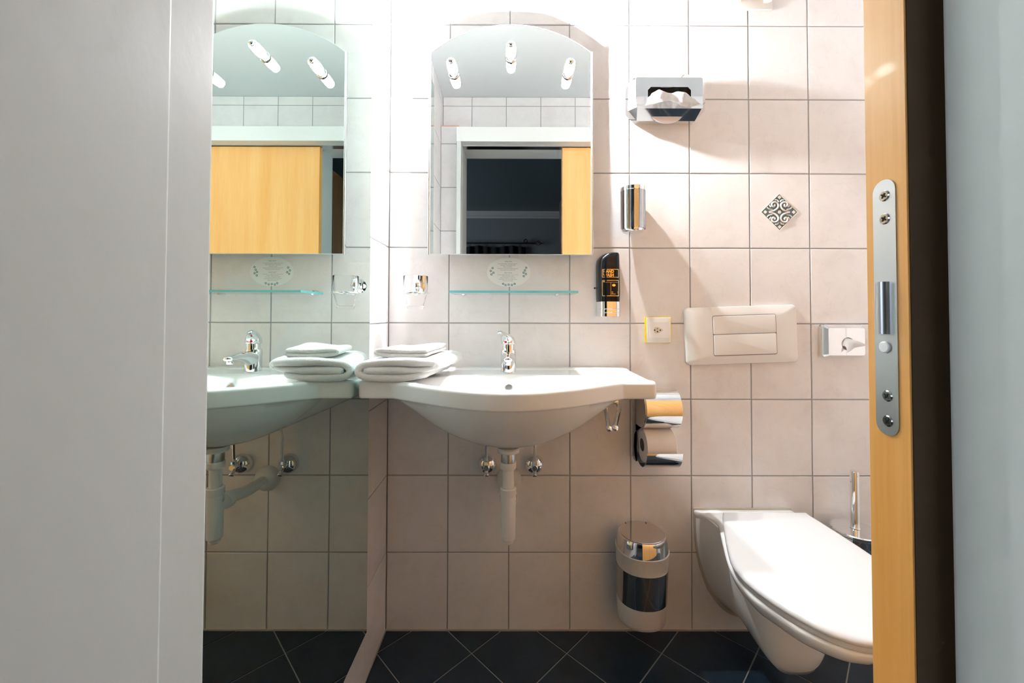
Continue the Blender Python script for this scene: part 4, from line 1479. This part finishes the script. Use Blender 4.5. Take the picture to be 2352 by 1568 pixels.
b = BM()
rings = [shrink(do, 0.3905, 0.985, -0.25, 0.97), shrink(do, 0.3890, 0.995, -0.25, 0.99), shrink(do, 0.3850, 1.0, -0.25, 1.0), shrink(do, 0.374, 0.985, -0.25, 0.985), shrink(do, 0.358, 0.945, -0.25, 0.945),
         shrink(do, 0.340, 0.86, -0.25, 0.88), shrink(do, 0.324, 0.745, -0.25, 0.79), shrink(do, 0.310, 0.60, -0.25, 0.68), shrink(do, 0.300, 0.44, -0.25, 0.53), shrink(do, 0.295, 0.25, -0.25, 0.36)]
rings = list(reversed(rings))
loft(b, rings)
part('bowl', b, CERAMIC, tl, smooth=60)

# trap housing towards the wall
b = BM()


def housing(y, zt, zb, wt, wb_, n=40):
    out = []
    cx = tcx(y)
    for i in range(n + 1):
        a = PI * i / n
        c_, s_ = math.cos(a), math.sin(a)
        z = zt - (zt - zb) * (abs(s_) ** 0.85)
        out.append(Vector((cx - wt * math.copysign(abs(c_) ** (wb_), c_), y, z)))
    return out


rings = []
for y, zt, zb, wt, p_ in ((-0.001, .388, .062, .155, .95), (-0.010, .3885, .058, .156, .95), (-0.05, .385, .066, .152, .92), (-0.10, .378, .071, .143, .88), (-0.16, .365, .077, .128, .80), (-0.21, .35, .084, .117, .72), (-0.245, .335, .092, .107, .66), (-0.270, .325, .098, .094, .62), (-0.288, .315, .122, .077, .62), (-0.298, .31, .150, .056, .7), (-0.302, .29, .18, .02, .8)):
    rings.append(housing(y, zt, zb, wt, p_))
loft(b, rings)
part('trap_housing', b, CERAMIC, tl, smooth=60)
b = BM()
ring = housing(-0.0008, .3965, .045, .1605, .95)
rings = [[Vector((p.x, -0.0003, p.z)) for p in ring], [Vector((p.x, -0.0040, p.z)) for p in ring]]
loft(b, rings)
part('seal', b, SEAL_T, tl, smooth=0, label='yellowed sealing line against the tiles')

# ------------------------------------------------------------------ toilet brush
tbX, tbY = 1.468, -0.082
tbs = thing('toilet_brush', (tbX, tbY, 0.30), 'chrome toilet brush standing in a round chrome wall cup behind the toilet', 'toilet brush')
b = BM(); lathe(b, [(0.0590, 0), (0.0635, 0.004), (0.0640, 0.010), (0.0610, 0.0125), (0.0001, 0.0145)], (tbX, tbY, 0.3600), (0, 0, 1), 48); part('lid_disc', b, CHROME, tbs, smooth=30)
b = BM(); lathe(b, [(0.035, 0), (0.043, 0.004), (0.050, 0.02), (0.0575, 0.05), (0.0600, 0.068)], (tbX, tbY, 0.2925), (0, 0, 1), 48); part('cup', b, CHROME, tbs, smooth=50)
b = BM(); lathe(b, [(0.013, 0), (0.0125, 0.003), (0.0115, 0.004), (0.0115, 0.171), (0.0105, 0.174), (0.0001, 0.1745)], (tbX - 0.001, tbY, 0.3745), (0, 0, 1), 32); part('handle', b, CHROME, tbs, smooth=30)
b = BM(); box(b, tbX - 0.015, tbX + 0.015, -0.03, 0, 0.31, 0.345, 0.002); part('wall_bracket', b, CHROME, tbs)

# ------------------------------------------------------------------ ventilation grille
vf = thing('ventilation_grille', (1.16, 0, 2.05), 'cream ventilation cover at the top edge of the tiled wall', 'ventilation grille')
b = BM(); box(b, 1.0395, 1.279, -0.008, 0, 2.050, 2.262, 0.003); part('base_plate', b, PLASTIC, vf)
b = BM()
prof = [(-0.0075, 2.072), (-0.030, 2.060), (-0.034, 2.064), (-0.040, 2.09), (-0.040, 2.22), (-0.032, 2.245), (-0.008, 2.25)]
loft(b, [[Vector((x, p[0], p[1])) for p in prof] for x in (1.052, 1.064)]); loft(b, [[Vector((x, p[0], p[1])) for p in prof] for x in (1.248, 1.260)]); loft(b, [[Vector((x, p[0], p[1])) for p in prof] for x in (1.151, 1.159)])
part('rib', b, CREAM, vf, smooth=0)
b = BM(); box(b, 1.060, 1.252, -0.041, -0.034, 2.074, 2.240, 0.0015); part('front_panel', b, CREAM, vf)

# small white fitting half hidden by the door edge
wf = thing('wall_sensor', (1.625, 0, 1.955), 'small rounded white wall fitting partly hidden by the sliding door', 'wall fitting')
b = BM(); box(b, 1.5855, 1.665, -0.022, 0, 1.952, 2.002, 0.008, 4); part('housing', b, PLASTIC, wf)
b = BM(); lathe(b, [(0.012, 0), (0.012, 0.001), (0.008, 0.004), (0.0001, 0.005)], (1.625, -0.0215, 1.977), (0, -1, 0), 20); part('lens', b, PLASTIC, wf)
